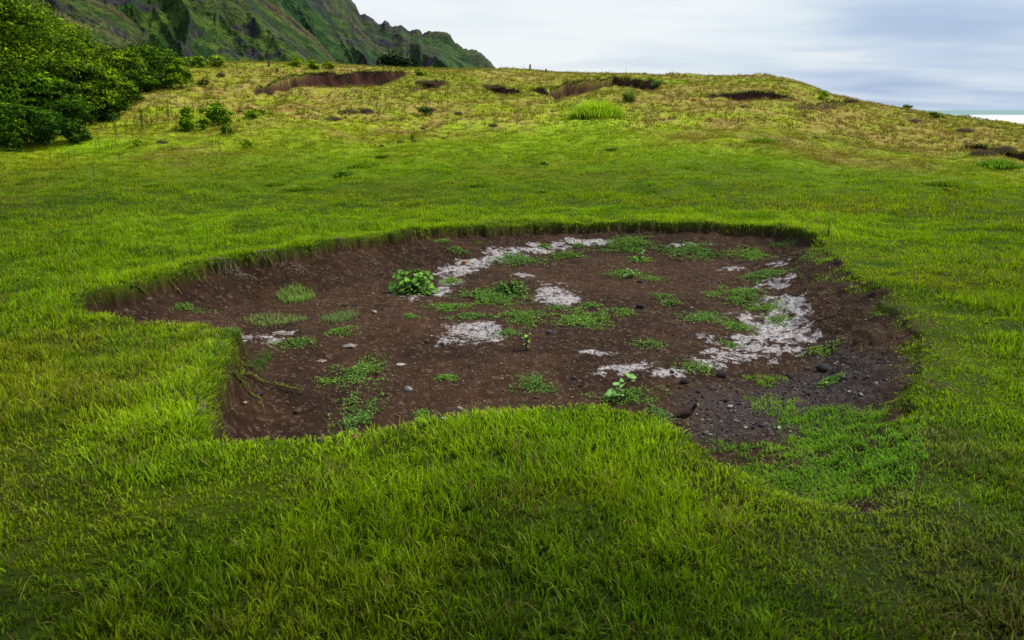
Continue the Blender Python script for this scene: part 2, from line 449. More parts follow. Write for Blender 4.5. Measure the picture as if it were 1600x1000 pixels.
def turf(r0, r1, dens, per, hg, wd, seg, amax=.68, seed=0):
    area = amax * (r1 * r1 - r0 * r0)
    nc = int(area * dens / per)
    a = rng.uniform(-amax, amax, nc); r = np.sqrt(rng.uniform(r0 * r0, r1 * r1, nc))
    x = r * np.sin(a); y = r * np.cos(a)
    sp = min(.05, .012 + r0 * .004)
    x = np.repeat(x, per); y = np.repeat(y, per)
    dx = rng.normal(0, sp, len(x)); dy = rng.normal(0, sp, len(x)); x = x + dx; y = y + dy
    cr = np.repeat(rng.random(nc), per); ch = np.repeat(rng.uniform(.65, 1.25, nc), per)
    h, sd, W, D, bare, r, a, low = H(x, y, True)
    right = ss(1.3, 2.4, x) * (y < 10.5)
    pm = 1 - ss(.0, .055, sd + (fbm(x * 9, y * 9, 111, 2) - .5) * .05)
    pr = 1 - ss(-.12, .20, sd + (fbm(x * 4, y * 4, 105, 3) - .5) * .6)
    p = mix(pm, pr, right)
    p = p * (1 - np.clip(bare * 1.3, 0, 1) * (r > 20))
    gaps = ss(.26, .40, fbm(x * 3.1, y * 3.1, 119, 3)) * (r < 14) + (r >= 14)
    k = rng.random(len(x)) < p * mix(.5, 1, gaps)
    x, y, h, sd, r, cr, ch, dx, dy, right, bare = [v[k] for v in (x, y, h, sd, r, cr, ch, dx, dy, right, bare)]
    n = len(x)
    tuss = fbm(x * 1.6, y * 1.6, 113, 3)
    hg_ = rng.uniform(*hg, n) * ch * mix(.6, 1.5, ss(.3, .7, tuss))
    hg_ *= mix(1, .55, right * ss(-.8, 0, sd)) * (1 - .6 * field(LOWTURF, x, y, .8, .3, 2))
    wd_ = rng.uniform(*wd, n)
    flow = fbm(x * .8, y * .8, 115, 2) * 4 * PI
    out = np.arctan2(dy, dx)
    ld = np.where(rng.random(n) < .78, out + rng.normal(0, .5, n), flow + rng.normal(0, .9, n))
    lean = np.clip(rng.gamma(3, .15, n), .05, 1.05)
    # blades on the lip lean out over the hollow
    lip = (sd > -.07) & (sd < .06) & (right < .5) & (r < 14)
    if lip.any():
        e = .03
        gx = crater(x[lip] + e, y[lip])[0] - crater(x[lip] - e, y[lip])[0]
        gy = crater(x[lip], y[lip] + e)[0] - crater(x[lip], y[lip] - e)[0]
        ld[lip] = np.arctan2(gy, gx) + rng.normal(0, .6, lip.sum()); lean[lip] = rng.uniform(.5, 1.15, lip.sum()); hg_[lip] *= .85
    c = grasscol(x, y, r)
    vv = 1 - .6 * ss(12, 22, r)
    c = c * (1 + (rng.uniform(.62, 1.3, n) * mix(.72, 1.2, cr) - 1) * vv)[:, None]
    # along the rim the turf is freshest
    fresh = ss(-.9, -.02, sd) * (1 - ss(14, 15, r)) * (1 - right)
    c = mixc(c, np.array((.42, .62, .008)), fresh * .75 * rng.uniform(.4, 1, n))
    u = rng.random(n)
    strawp = .05 + .10 * ss(.5, .7, fbm(x * .6, y * .6, 117, 3)) + .35 * field(RUSTY, x, y, .8, .4, 1.5) + .12 * field(DULL, x, y, .8, .4, 1.2)
    strawp = strawp + .18 * ss(.58, .72, fbm(x * 2.1, y * 2.1, 127, 3))
    straw = u < strawp
    c[straw] = mixc(c[straw], np.array((.30, .21, .07)) * .8, np.full(straw.sum(), .75))
    nearness = (1 - .5 * (1 - ss(2, 4.2, r)))  # same foreground vignette shade painted into the straw-coloured blades
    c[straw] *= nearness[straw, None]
    rust = (u > .93) & (rng.random(n) < .25 + 2.5 * field(RUSTY, x, y, .8, .4, 1.5))
    c[rust] = mixc(c[rust], np.array((.16, .06, .02)), np.full(rust.sum(), .7))
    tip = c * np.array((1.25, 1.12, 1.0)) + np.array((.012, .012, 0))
    return blades(x, y, h, hg_, wd_, lean, ld, c, tip, seg)

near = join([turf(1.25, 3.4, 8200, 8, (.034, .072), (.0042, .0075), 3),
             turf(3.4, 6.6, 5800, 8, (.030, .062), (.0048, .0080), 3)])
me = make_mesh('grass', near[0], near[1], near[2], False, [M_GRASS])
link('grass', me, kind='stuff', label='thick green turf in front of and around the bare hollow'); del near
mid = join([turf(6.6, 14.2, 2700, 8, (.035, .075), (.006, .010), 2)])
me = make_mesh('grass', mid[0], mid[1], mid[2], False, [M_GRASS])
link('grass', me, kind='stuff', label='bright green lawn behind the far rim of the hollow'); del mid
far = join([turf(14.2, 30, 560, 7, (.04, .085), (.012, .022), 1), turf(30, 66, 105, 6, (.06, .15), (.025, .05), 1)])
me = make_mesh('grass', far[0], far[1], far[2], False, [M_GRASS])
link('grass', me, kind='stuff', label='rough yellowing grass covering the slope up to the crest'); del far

m = 2600
a = rng.uniform(-.68, .68, m); r = np.sqrt(rng.uniform(1.6, 55, m)); x = r * np.sin(a); y = r * np.cos(a)
h, sd, *_ = H(x, y, True); k = sd < -.03; x, y, h, r = x[k], y[k], h[k], r[k]; m = len(x)
dk = (.45 + .55 * ss(2, 4.4, r))[:, None]  # foreground vignette shade painted into the straws
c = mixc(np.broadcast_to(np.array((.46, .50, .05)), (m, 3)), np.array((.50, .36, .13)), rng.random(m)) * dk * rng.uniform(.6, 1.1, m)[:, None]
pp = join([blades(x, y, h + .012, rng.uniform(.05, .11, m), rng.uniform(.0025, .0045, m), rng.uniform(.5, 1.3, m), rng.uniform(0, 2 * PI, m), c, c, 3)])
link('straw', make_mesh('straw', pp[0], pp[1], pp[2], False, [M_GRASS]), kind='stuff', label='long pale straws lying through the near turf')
# short weedy turf on the floor of the hollow, lower right
def sward(n, bl, hg, wd, per, base, name, label, thr=.33):
    x = []; y = []
    for cx, cy, hw, hd, s in bl:
        k = int(n * hw * hd * 4)
        x.append(rng.uniform(cx - hw * 1.3, cx + hw * 1.3, k)); y.append(rng.uniform(cy - hd * 1.3, cy + hd * 1.3, k))
    x = np.concatenate(x); y = np.concatenate(y)
    x = np.repeat(x, per) + rng.normal(0, .018, len(x) * per); y = np.repeat(y, per) + rng.normal(0, .018, len(y) * per)
    f = field(bl, x, y, .6, .8, 4) * .8 + (fbm(x * 6, y * 6, 121, 3) - .5) * .9
    h, sd, *_ = H(x, y, True)
    k = (f > thr) & (sd > -.05)
    x, y, h = x[k], y[k], h[k]; m = len(x)
    c = base * rng.uniform(.6, 1.35, m)[:, None]
    c = mixc(c, np.array((.28, .48, .02)), ss(.45, .65, fbm(x * 3, y * 3, 123, 3)) * .6)
    c = mixc(c, np.array((.22, .18, .09)), (rng.random(m) < .10) * .8)
    parts = join([blades(x, y, h, rng.uniform(*hg, m), rng.uniform(*wd, m), np.clip(rng.gamma(4, .17, m), .1, 1.1), rng.uniform(0, 2 * PI, m), c, c * 1.25, 2)])
    me = make_mesh(name, parts[0], parts[1], parts[2], False, [M_GRASS])
    link(name, me, kind='stuff', label=label)
sward(700, SHORTG, (.02, .05), (.005, .009), 6, np.array((.20, .42, .020)), 'short_grass', 'short weedy green turf growing over the dark gravel at the lower right of the hollow')

# shaggy turf hanging over the scars' upper edges
xs, ys = [], []
for S in _scar:
    Lm = (S['a'][-1] - S['a'][0]) * S['r'].mean(); m = int(Lm * 95)
    a = rng.uniform(S['a'][0], S['a'][-1], m); rr = np.interp(a, S['a'], S['r']); x = rr * np.sin(a); y = rr * np.cos(a)
    rr = rr + (fbm(x * .5, y * .5, 61, 2) - .5) * .9 + (fbm(x * 2.4, y * 1.2, 67, 2) - .5) * .15 + rng.uniform(.0, .22, m)
    k = rng.random(m) < ss(.05, .35, np.interp(a, S['a'], S['d']))
    xs.append((rr * np.sin(a))[k]); ys.append((rr * np.cos(a))[k])
x = np.concatenate(xs); y = np.concatenate(ys); m = len(x)
c = mixc(np.broadcast_to(np.array((.05, .10, .01)), (m, 3)), np.array((.16, .20, .03)), rng.random(m))
pp = join([blades(x, y, H(x, y), rng.uniform(.10, .24, m), rng.uniform(.02, .04, m), rng.uniform(.8, 1.4, m), np.arctan2(-y, -x) + rng.normal(0, .5, m), c, c, 3)])
link('grass', make_mesh('grass', pp[0], pp[1], pp[2], False, [M_GRASS]), kind='stuff', label='dark shaggy turf hanging over the cut banks on the slope')

# dead thin thatch on the right-hand slope of the hollow
m = 26000
x = rng.uniform(1.4, 4.6, m); y = rng.uniform(2.6, 11.0, m)
h, sd, W, D, bare, r, a, low = H(x, y, True)
f = .7 * ss(-.25, .0, sd) * (1 - ss(.3, .8, sd)) * ss(.35, .6, fbm(x * 3, y * 3, 131, 3))
k = rng.random(m) < f * .8
x, y, h = x[k], y[k], h[k]; m = len(x)
c = mixc(np.broadcast_to(np.array((.10, .075, .04)), (m, 3)), np.array((.09, .14, .03)), ss(.4, .6, fbm(x * 2, y * 2, 133, 2)))
c = c * rng.uniform(.5, 1.3, m)[:, None]
pp = join([blades(x, y, h, rng.uniform(.02, .055, m), rng.uniform(.003, .006, m), rng.uniform(.6, 1.2, m), rng.uniform(0, 2 * PI, m), c, c * 1.3, 2)])
link('dead_grass', make_mesh('dead_grass', pp[0], pp[1], pp[2], False, [M_GRASS]), kind='stuff', label='thin dead grass on the right slope of the hollow')

# gravel and crumbs on the floor
OCT = np.array([(1, 0, 0), (0, 1, 0), (-1, 0, 0), (0, -1, 0), (0, 0, 1), (0, 0, -1)], float)
OCTF = np.array([(0, 1, 4), (1, 2, 4), (2, 3, 4), (3, 0, 4), (1, 0, 5), (2, 1, 5), (3, 2, 5), (0, 3, 5)])
def crumbs(x, y, size, col, name, label, flatk=.6):
    h, sd, *_ = H(x, y, True)
    k = sd > .03
    x, y, h, size, col = x[k], y[k], h[k], size[k], col[k]; n = len(x)
    s = rng.uniform(.55, 1.35, (n, 6, 1)) * OCT[None] * size[:, None, None]
    s[..., 2] *= flatk
    th = rng.uniform(0, 2 * PI, n); c, s_ = np.cos(th)[:, None], np.sin(th)[:, None]
    sx = s[..., 0] * c - s[..., 1] * s_; sy = s[..., 0] * s_ + s[..., 1] * c
    V = np.stack([sx + x[:, None], sy + y[:, None], s[..., 2] + (h + size * .25)[:, None]], -1).reshape(-1, 3)
    Fc = (np.arange(n)[:, None, None] * 6 + OCTF[None]).reshape(-1, 3)
    me = make_mesh(name, V, [Fc], np.repeat(col, 6, 0), False, [M_STONE])
    link(name, me, kind='stuff', label=label)
n = 46000
x = rng.uniform(-4.2, 4.2, n); y = rng.uniform(3.0, 12.6, n)
dens = .25 + .75 * ss(.45, .65, fbm(x * 1.5, y * 1.5, 141, 3))
k = rng.random(n) < dens; x, y = x[k], y[k]; n = len(x)
sz = np.clip(rng.gamma(2.0, .0022, n), .002, .022)
cols = np.array([(.07, .04, .028), (.045, .028, .02), (.16, .10, .065), (.26, .19, .13), (.36, .31, .25), (.05, .045, .05)])
c = cols[rng.choice(6, n, p=[.38, .24, .16, .11, .05, .06])] * rng.uniform(.7, 1.3, n)[:, None]
crumbs(x, y, sz, c, 'gravel', 'crumbs of soil and pale grit on the floor of the hollow')
n = 70000
x = rng.uniform(-4.2, 4.2, n); y = rng.uniform(3.0, 12.6, n)
k = rng.random(n) < .15 + .85 * ss(.4, .65, fbm(x * 2.2, y * 2.2, 143, 3)); x, y = x[k], y[k]; n = len(x)
cols = np.array([(.19, .11, .065), (.30, .20, .125), (.42, .33, .24), (.11, .062, .04)])
c = cols[rng.choice(4, n, p=[.4, .25, .08, .27])] * rng.uniform(.6, 1.3, n)[:, None]
crumbs(x, y, rng.uniform(.003, .0085, n), c, 'gravel', 'fine tan grit scattered over the brown soil')
n = 15000
x = rng.uniform(.9, 3.6, n); y = rng.uniform(3.6, 6.6, n)
gf = field(GRAVB, x, y, .6, .6, 3); k = rng.random(n) < gf * .8
x, y = x[k], y[k]; n = len(x)
cols = np.array([(.060, .054, .058), (.035, .032, .034), (.12, .105, .10), (.32, .27, .22), (.09, .055, .04)])
c = cols[rng.choice(5, n, p=[.4, .25, .17, .08, .10])] * rng.uniform(.7, 1.3, n)[:, None]
crumbs(x, y, np.clip(rng.gamma(2.4, .0028, n), .003, .02), c, 'gravel', 'dark blue grey gravel at the lower right of the hollow')
n = 60000
x = rng.uniform(-3.2, 3.4, n); y = rng.uniform(4.2, 12, n)
sf = field(SALTB, x, y, .7, .9, 4.5, 101)
k = rng.random(n) < ss(.25, .9, sf * .75 + (fbm(x * 15, y * 15, 103, 4) - .5) * 1.2) * .8
x, y = x[k], y[k]; n = len(x)
c = SALT * rng.uniform(.45, 1.25, n)[:, None]
crumbs(x, y, np.clip(rng.gamma(1.6, .0042, n), .002, .026), c, 'salt_crust_gravel', 'broken white mineral crust lying on the brown soil', .35)

# ------------------------------------------------------------------ leaf clouds
def leaves(p, nrm, size, col, fold=.25, asp=.55):
    """one folded diamond leaf per point: p, nrm (n,3)"""
    n = len(p)
    nrm = nrm / (np.linalg.norm(nrm, axis=1, keepdims=True) + 1e-9)
    t = rng.normal(0, 1, (n, 3)); t -= (t * nrm).sum(1, keepdims=True) * nrm; t /= np.linalg.norm(t, axis=1, keepdims=True) + 1e-9
    b = np.cross(nrm, t)
    s = size[:, None]
    v0 = p - t * s * .5; v2 = p + t * s * .6
    v1 = p + b * s * asp * .5 + nrm * s * fold * .3 - t * s * .08; v3 = p - b * s * asp * .5 + nrm * s * fold * .3 - t * s * .08
    V = np.stack([v0, v1, v2, v3], 1).reshape(-1, 3)
    i = np.arange(n)[:, None] * 4
    return V, [i + np.array([0, 1, 2]), i + np.array([0, 2, 3])], np.repeat(col, 4, 0)
def cloud_mesh(name, p, nrm, size, col, mat, **k):
    V, F_, C = leaves(p, nrm, size, col, **k)
    return make_mesh(name, V, [np.concatenate(F_)], C, False, [mat])
def unit(n):
    d = rng.normal(0, 1, (n, 3)); return d / np.linalg.norm(d, axis=1, keepdims=True)

class Tube:
    def __init__(s): s.v = []; s.f = []; s.c = []
    def add(s, pts, rad, col, k=6):
        pts = [Vector(p) for p in pts]; base = len(s.v)
        for i, p in enumerate(pts):
            d = (pts[min(i + 1, len(pts) - 1)] - pts[max(i - 1, 0)]).normalized()
            u = d.orthogonal().normalized(); w = d.cross(u)
            for j in range(k):
                q = p + (u * math.cos(2 * PI * j / k) + w * math.sin(2 * PI * j / k)) * rad[i]
                s.v.append(q[:]); s.c.append(col)
        for i in range(len(pts) - 1):
            for j in range(k):
                a = base + i * k + j; b = base + i * k + (j + 1) % k
                s.f.append((a, b, b + k, a + k))
    def mesh(s, name, mat):
        return make_mesh(name, np.array(s.v), [np.array(s.f)], np.array(s.c), True, [mat])

def make_tree(name, label, cat, loc, height, width, seed, col, hi, nleaf=9000, leaf=.17, lobes=16, group=None, trunk_frac=.28, lean=(0, 0), depth=1.0, bark=(.10, .08, .06)):
    global rng
    keep = rng; rng = np.random.default_rng(seed); rd = random.Random(seed)
    if name == 'bush' and seed >= 509: col = (min(.5, col[0] * 2.0), min(.5, col[1] * 1.6), col[2] * .8); hi = (min(.7, hi[0] * 2.6), min(.75, hi[1] * 1.9), hi[2] * .8)
    t = thing(name, label, cat, loc, 0, group)
    ch = height * (1 - trunk_frac)
    cz = height * trunk_frac
    flat_ = name == 'bush'
    # lobes of the crown
    L = []
    for i in range(lobes):
        th = rd.uniform(0, 2 * PI); u = rd.random() ** .6; zz = rd.random()
        shape = math.sin(PI * (.12 + .80 * zz)) ** .7
        rr = width / 2 * .68 * u * shape
        lr = width * rd.uniform(.15, .25) * (1 - .25 * zz)
        L.append((lean[0] * zz + rr * math.cos(th), lean[1] * zz + rr * math.sin(th) * depth, cz + ch * (.10 + .75 * zz), lr, min(lr * rd.uniform(.7, .95), height * .26)))
    L.append((lean[0] * .9, lean[1] * .9, cz + ch * .86, width * .17, ch * .14))
    tb = Tube()
    r0 = .035 * height
    top = Vector((lean[0] * .5, lean[1] * .5, cz + ch * .5))
    tb.add([(0, 0, -.35), (0.02, 0, height * .12), top * .5, top], [r0 * 1.3, r0, r0 * .7, r0 * .3], bark, 8)
    for l in L[:max(5, lobes // 2)]:
        s = Vector((0, 0, height * rd.uniform(.12, .32))); e = Vector(l[:3])
        md = s.lerp(e, .5) + Vector((rd.uniform(-.1, .1) * width, rd.uniform(-.1, .1) * width, -.03 * height))
        tb.add([s, md, e], [r0 * .55, r0 * .33, r0 * .1], bark, 6)
    link('trunk', tb.mesh('trunk', M_BARK), t)
    w = np.array([l[3] ** 2 for l in L]); w /= w.sum()
    k = rng.choice(len(L), nleaf, p=w); La = np.array(L)
    # sprays: each lobe carries sprays of leaves
    nsp = max(40, nleaf // 26)
    ks = rng.choice(len(L), nsp, p=w); ds = unit(nsp)
    ds[:, 2] = np.where(rng.random(nsp) < .65, np.abs(ds[:, 2]), ds[:, 2])
    rr = rng.uniform(.7, 1.08, nsp)
    sc_ = La[ks]; sp = sc_[:, :3] + ds * np.stack([sc_[:, 3], sc_[:, 3], sc_[:, 4]], -1) * rr[:, None]
    idx = rng.integers(0, nsp, nleaf)
    off = rng.normal(0, 1, (nleaf, 3)) * (.045 * width) ** .8 * .38
    off[:, 2] *= min(.6, .9 * height / width)
    p = sp[idx] + off
    inner = rng.random(nleaf) < .22
    p[inner] = La[k[inner], :3] + rng.normal(0, .45, (inner.sum(), 3)) * La[k[inner], 3:4]
    c_in = inner
    p[:, 2] = np.maximum(p[:, 2], .12 * leaf + rng.random(nleaf) * min(.3, height * .4))
    nrm = ds[idx] * .8 + rng.normal(0, .5, (nleaf, 3)) + np.array((0, 0, .55))
    sv = rng.random(nsp)[idx]
    c = mixc(np.broadcast_to(np.array(col), (nleaf, 3)), np.array(hi), np.clip(sv ** 2 * .30 + .75 * ss(.4, 1, off[:, 2] / off[:, 2].std() * .3 + .5) * ss(0, 1, ds[idx, 2]), 0, 1))  # lit tops painted in: upward-facing sprays take the lighter leaf colour
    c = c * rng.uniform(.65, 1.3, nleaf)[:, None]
    c[c_in] *= .45  # crown shade painted in: inner leaves darkened
    me = cloud_mesh('crown', p, nrm, rng.uniform(.6, 1.3, nleaf) * leaf, c, M_LEAF)
    link('crown', me, t)
    rng = keep
    return t

# ------------------------------------------------------------------ wood at the left
DK = (.030, .080, .002); HI = (.46, .68, .004); DK2 = (.030, .085, .003); HI2 = (.24, .46, .005)
def on(px, r):
    a, _ = ray(px, 170); x = r * math.sin(a); y = r * math.cos(a)
    return np.array((x, y, float(H(np.array([x]), np.array([y]))[0])))
def treeheight(p, px, ytop):
    a, e = ray(px, ytop); r = math.hypot(p[0], p[1])
    return CAMH + r * e - p[2]
# px, distance, top in photo, width in photo, dark/light, label
WOOD = [
 (-150,30,-60,260,DK,HI,'tall dark green tree at the very left edge of the wood'),
 (-25,31,-30,230,DK,HI,'tallest round-crowned green tree, cut by the left edge of the photo'),
 (40,35,10,170,DK,HI,'tall tree with yellow-green top whose crown outline slopes down from the upper left corner'),
 (85,38,38,120,DK,HI,'green tree second from the corner with a yellow-lit top against the mountain'),
 (118,32,95,130,DK,HI,'rounded green tree bulging forward in the middle of the wood'),
 (165,33,113,95,DK,HI,'lower right-hand rounded tree at the front edge of the wood above the slope'),
 (140,41,70,110,DK,HI,'tree with a light yellow-green crown behind the rounded front trees'),
 (188,41,84,90,DK,HI,'light green tree standing between the yellow-green tree and the dark tree'),
 (215,40,112,75,DK2,HI2,'small deep green tree tucked below the light green tree on the slope'),
 (250,47,78,100,DK2,HI2,'wide dark green tree at the right-hand end of the wood'),
 (222,45,76,80,DK2,HI2,'dark green tree just left of the wide dark tree at the end of the wood'),
 (20,29,120,150,DK2,HI2,'low deep shaded tree at the foot of the wood on the left'),
 (75,30,145,100,DK2,HI2,'low shaded tree in front of the tall trees with bare twigs showing'),
]
for i, (px, r, yt, w, dk, hi, lab) in enumerate(WOOD):
    p = on(px, r)
    hgt = treeheight(p, px, yt)
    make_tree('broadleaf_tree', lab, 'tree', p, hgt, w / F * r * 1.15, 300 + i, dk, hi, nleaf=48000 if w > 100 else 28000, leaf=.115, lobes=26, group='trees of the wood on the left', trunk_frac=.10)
# shrubs: px, base y, width, height in photo, colours, label
SH = [
 (12,232,90,60,DK2,HI2,'dark leafy shrub at the left edge where the wood meets the meadow'),
 (62,226,80,48,(.035,.095,.006),(.13,.30,.010),'blue-green undergrowth shrub at the foot of the wood, second from the left edge'),
 (108,212,70,45,(.035,.095,.006),(.12,.28,.010),'blue-green undergrowth shrub below the rounded front tree'),
 (148,192,60,36,(.04,.10,.006),(.16,.32,.010),'low green shrub at the wood edge above the lone dark bush'),
 (185,172,50,30,DK,HI,'low green shrub under the right-hand front tree'),
 (118,222,44,26,DK,(.10,.24,.01),'dark low bush standing alone on the grass just in front of the wood'),
 (172,190,26,16,(.05,.12,.01),(.13,.24,.02),'small olive shrub among the weeds at the wood edge'),
 (24,236,34,10,DK,(.12,.26,.02),'scrap of low pale foliage at the foot of the leftmost shrub'),
 (208,160,34,16,(.07,.15,.01),(.18,.30,.02),'yellow-green low shrub under the deep green tree'),
 (283,136,50,38,(.06,.15,.008),(.18,.34,.012),'bright green bush on the slope at the end of the wood'),
 (262,140,20,14,(.08,.18,.01),(.20,.34,.02),'little pale bush touching the left side of the bright bush beside the wood'),
 (310,106,40,16,(.06,.15,.01),(.18,.32,.02),'light green bush on the crest just right of the wood'),
 (338,105,36,15,(.09,.20,.012),(.22,.38,.02),'yellow-green bush on the crest, second right of the wood'),
 (294,205,36,34,(.07,.19,.006),(.20,.38,.01),'left of the two big bright bushes on the slope'),
 (340,197,48,34,(.07,.19,.006),(.20,.38,.01),'right and wider of the two big bright bushes on the slope'),
 (318,202,24,16,(.07,.19,.006),(.19,.36,.01),'low leafy sprig joining the two big bright bushes'),
 (396,184,34,12,(.08,.20,.008),(.21,.38,.012),'flat bright green bush right of the two big bushes'),
 (354,211,24,14,(.05,.13,.012),(.12,.26,.02),'small dark green bush just below the wider bright bush'),
 (320,133,20,10,(.08,.12,.03),(.14,.18,.05),'grey-green low shrub above the bright bushes near the crest'),
 (386,232,24,15,(.12,.24,.01),(.26,.42,.02),'pale yellow-green plant at the lower edge of the dry slope'),
 (216,229,14,12,(.10,.22,.01),(.22,.38,.02),'tiny yellow-green plant between the weed stalks and the meadow'),
 (408,180,20,8,(.07,.18,.01),(.18,.34,.02),'tiny green bush touching the right end of the flat bright bush'),
 (538,277,40,11,(.06,.16,.02),(.14,.32,.03),'low dark green patch of clover-like growth on the lawn left of centre'),
 (662,180,28,14,(.04,.10,.02),(.09,.17,.04),'dark green shrublet in the middle of the dry slope'),
 (645,218,12,9,(.10,.20,.01),(.2,.34,.02),'tiny yellow-green plant below the dark shrublet on the slope'),
 (462,105,34,13,(.10,.22,.01),(.24,.40,.015),'bright green bush on the crest left of the first scar'),
 (490,106,36,12,(.10,.22,.01),(.24,.40,.015),'bright green bush on the crest above the first scar'),
 (514,108,22,10,(.11,.23,.01),(.26,.42,.015),'small round yellow-green bush on the crest above the first scar'),
 (656,118,26,10,(.10,.20,.01),(.22,.36,.02),'pale green low bush at the right end of the first scar'),
 (1288,150,12,8,(.10,.24,.01),(.24,.44,.02),'bright little bush on the skyline at the right shoulder of the hill'),
 (1283,156,14,7,(.14,.26,.01),(.28,.44,.02),'yellow-green plant just under the skyline bush at the right shoulder'),
 (1414,171,18,6,(.04,.12,.01),(.10,.24,.02),'low dark green bush on the skyline above the sea'),
 (1459,184,30,7,(.05,.11,.015),(.10,.2,.03),'low green bush where the hill meets the sea at the right'),
 (850,257,18,4,(.03,.10,.015),(.06,.18,.03),'small dark green tuft right of centre on the lawn'),
 (1485,303,36,9,(.10,.16,.01),(.20,.28,.02),'olive hummock of coarse growth on the lawn at the right'),
 (957,236,26,6,(.05,.12,.02),(.09,.2,.03),'flat dark green tuft below the reed clump on the lawn'),
]
for i, (px, py, w, hpx, dk, hi, lab) in enumerate(SH):
    p = ground_at(px, py)
    r = math.hypot(p[0], p[1]); W_ = w / F * r; H_ = hpx / F * r
    nl = int(np.clip(w * hpx * 2.2, 350, 6000))
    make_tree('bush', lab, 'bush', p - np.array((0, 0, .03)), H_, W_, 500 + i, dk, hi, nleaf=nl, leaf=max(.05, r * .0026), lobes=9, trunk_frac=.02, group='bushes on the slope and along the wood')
# wind-bent dark tree beyond the crest
p = on(652, 74); hgt = treeheight(p, 652, 90)
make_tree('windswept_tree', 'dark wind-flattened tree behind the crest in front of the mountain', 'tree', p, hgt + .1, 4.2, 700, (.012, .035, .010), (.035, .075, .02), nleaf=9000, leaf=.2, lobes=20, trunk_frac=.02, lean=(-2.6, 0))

# ------------------------------------------------------------------ reeds, stalks, dead shrubs
def spiky(n, w, d, h, wid, c0, c1, lean=(.15, .8)):
    x = rng.normal(0, w / 2.4, n); y = rng.normal(0, d / 2.4, n)
    q = 1 - .55 * np.clip(np.hypot(x / w, y / d), 0, 1)
    c = mixc(np.broadcast_to(np.array(c0), (n, 3)), np.array(c1), rng.random(n))
    P_ = join([blades(x, y, np.zeros(n), rng.uniform(.55, 1, n) * h * q, rng.uniform(.6, 1.2, n) * wid, rng.uniform(*lean, n), np.arctan2(y, x) + rng.normal(0, .6, n), c, c * 1.25, 3)])
    return P_
for px, py, w, hp, c0, c1, lab in [(932,186,84,34,(.26,.44,.01),(.52,.66,.03),'big pale yellow-green clump of tall grass below the right-hand scar'),
    (982,160,14,24,(.12,.20,.03),(.25,.32,.06),'narrow upright grass tuft inside the right-hand scar'),
    (1030,136,22,12,(.06,.14,.03),(.12,.22,.05),'dark grass tuft at the right end of the right-hand scar'),
    (1556,262,60,14,(.10,.22,.01),(.22,.38,.02),'arching green grass tussock under the dark bank at the right edge')]:
    p = ground_at(px, py); r = math.hypot(p[0], p[1])
    V_, F_, C_ = spiky(int(w * 22), w / F * r * .5, w / F * r * .4, hp / F * r * 1.1, .035, c0, c1)
    t = thing('grass_clump', lab, 'grass clump', p, 0, None, make_mesh('grass_clump', V_, F_, C_, False, [M_GRASS]))

def stalk_mesh(h, seed):
    rd = random.Random(seed); t = Tube(); g = (.10, .15, .05)
    lx, ly = rd.uniform(-.06, .06) * h, rd.uniform(-.05, .05) * h
    t.add([(0, 0, -.05), (lx * .3, ly * .3, h * .5), (lx, ly, h)], [.013, .010, .005], (.05, .085, .02), 5)
    st = t.mesh('stem', M_BARK)
    n = int(40 * h) + 24
    z = np.sort(rng.uniform(.15, 1, n)) * h; th = rng.uniform(0, 2 * PI, n)
    u = z / h
    rr = .035 + .05 * (1 - u)
    p = np.stack([lx * u * u + rr * np.cos(th), ly * u * u + rr * np.sin(th), z], -1)
    nr = np.stack([np.cos(th) * .6, np.sin(th) * .6, np.full(n, .6)], -1)
    c = np.array((.07, .17, .02)) * rng.uniform(.6, 1.6, n)[:, None]
    lf = cloud_mesh('foliage', p, nr, rng.uniform(.05, .10, n), c * .7, M_WEED, asp=.3)
    return st, lf
STK = [stalk_mesh(1.0, s) for s in range(6)]
def stalk(px, py, hp, lab, grp):
    p = ground_at(px, py); r = math.hypot(p[0], p[1]); s = hp / F * r
    st, lf = STK[random.randrange(6)]
    t = thing('weed_stalk', lab, 'weed stalk', p, random.uniform(0, 6), grp)
    t.scale = (max(.32, s * .8), max(.32, s * .8), s)
    link('stem', st, t); link('foliage', lf, t)
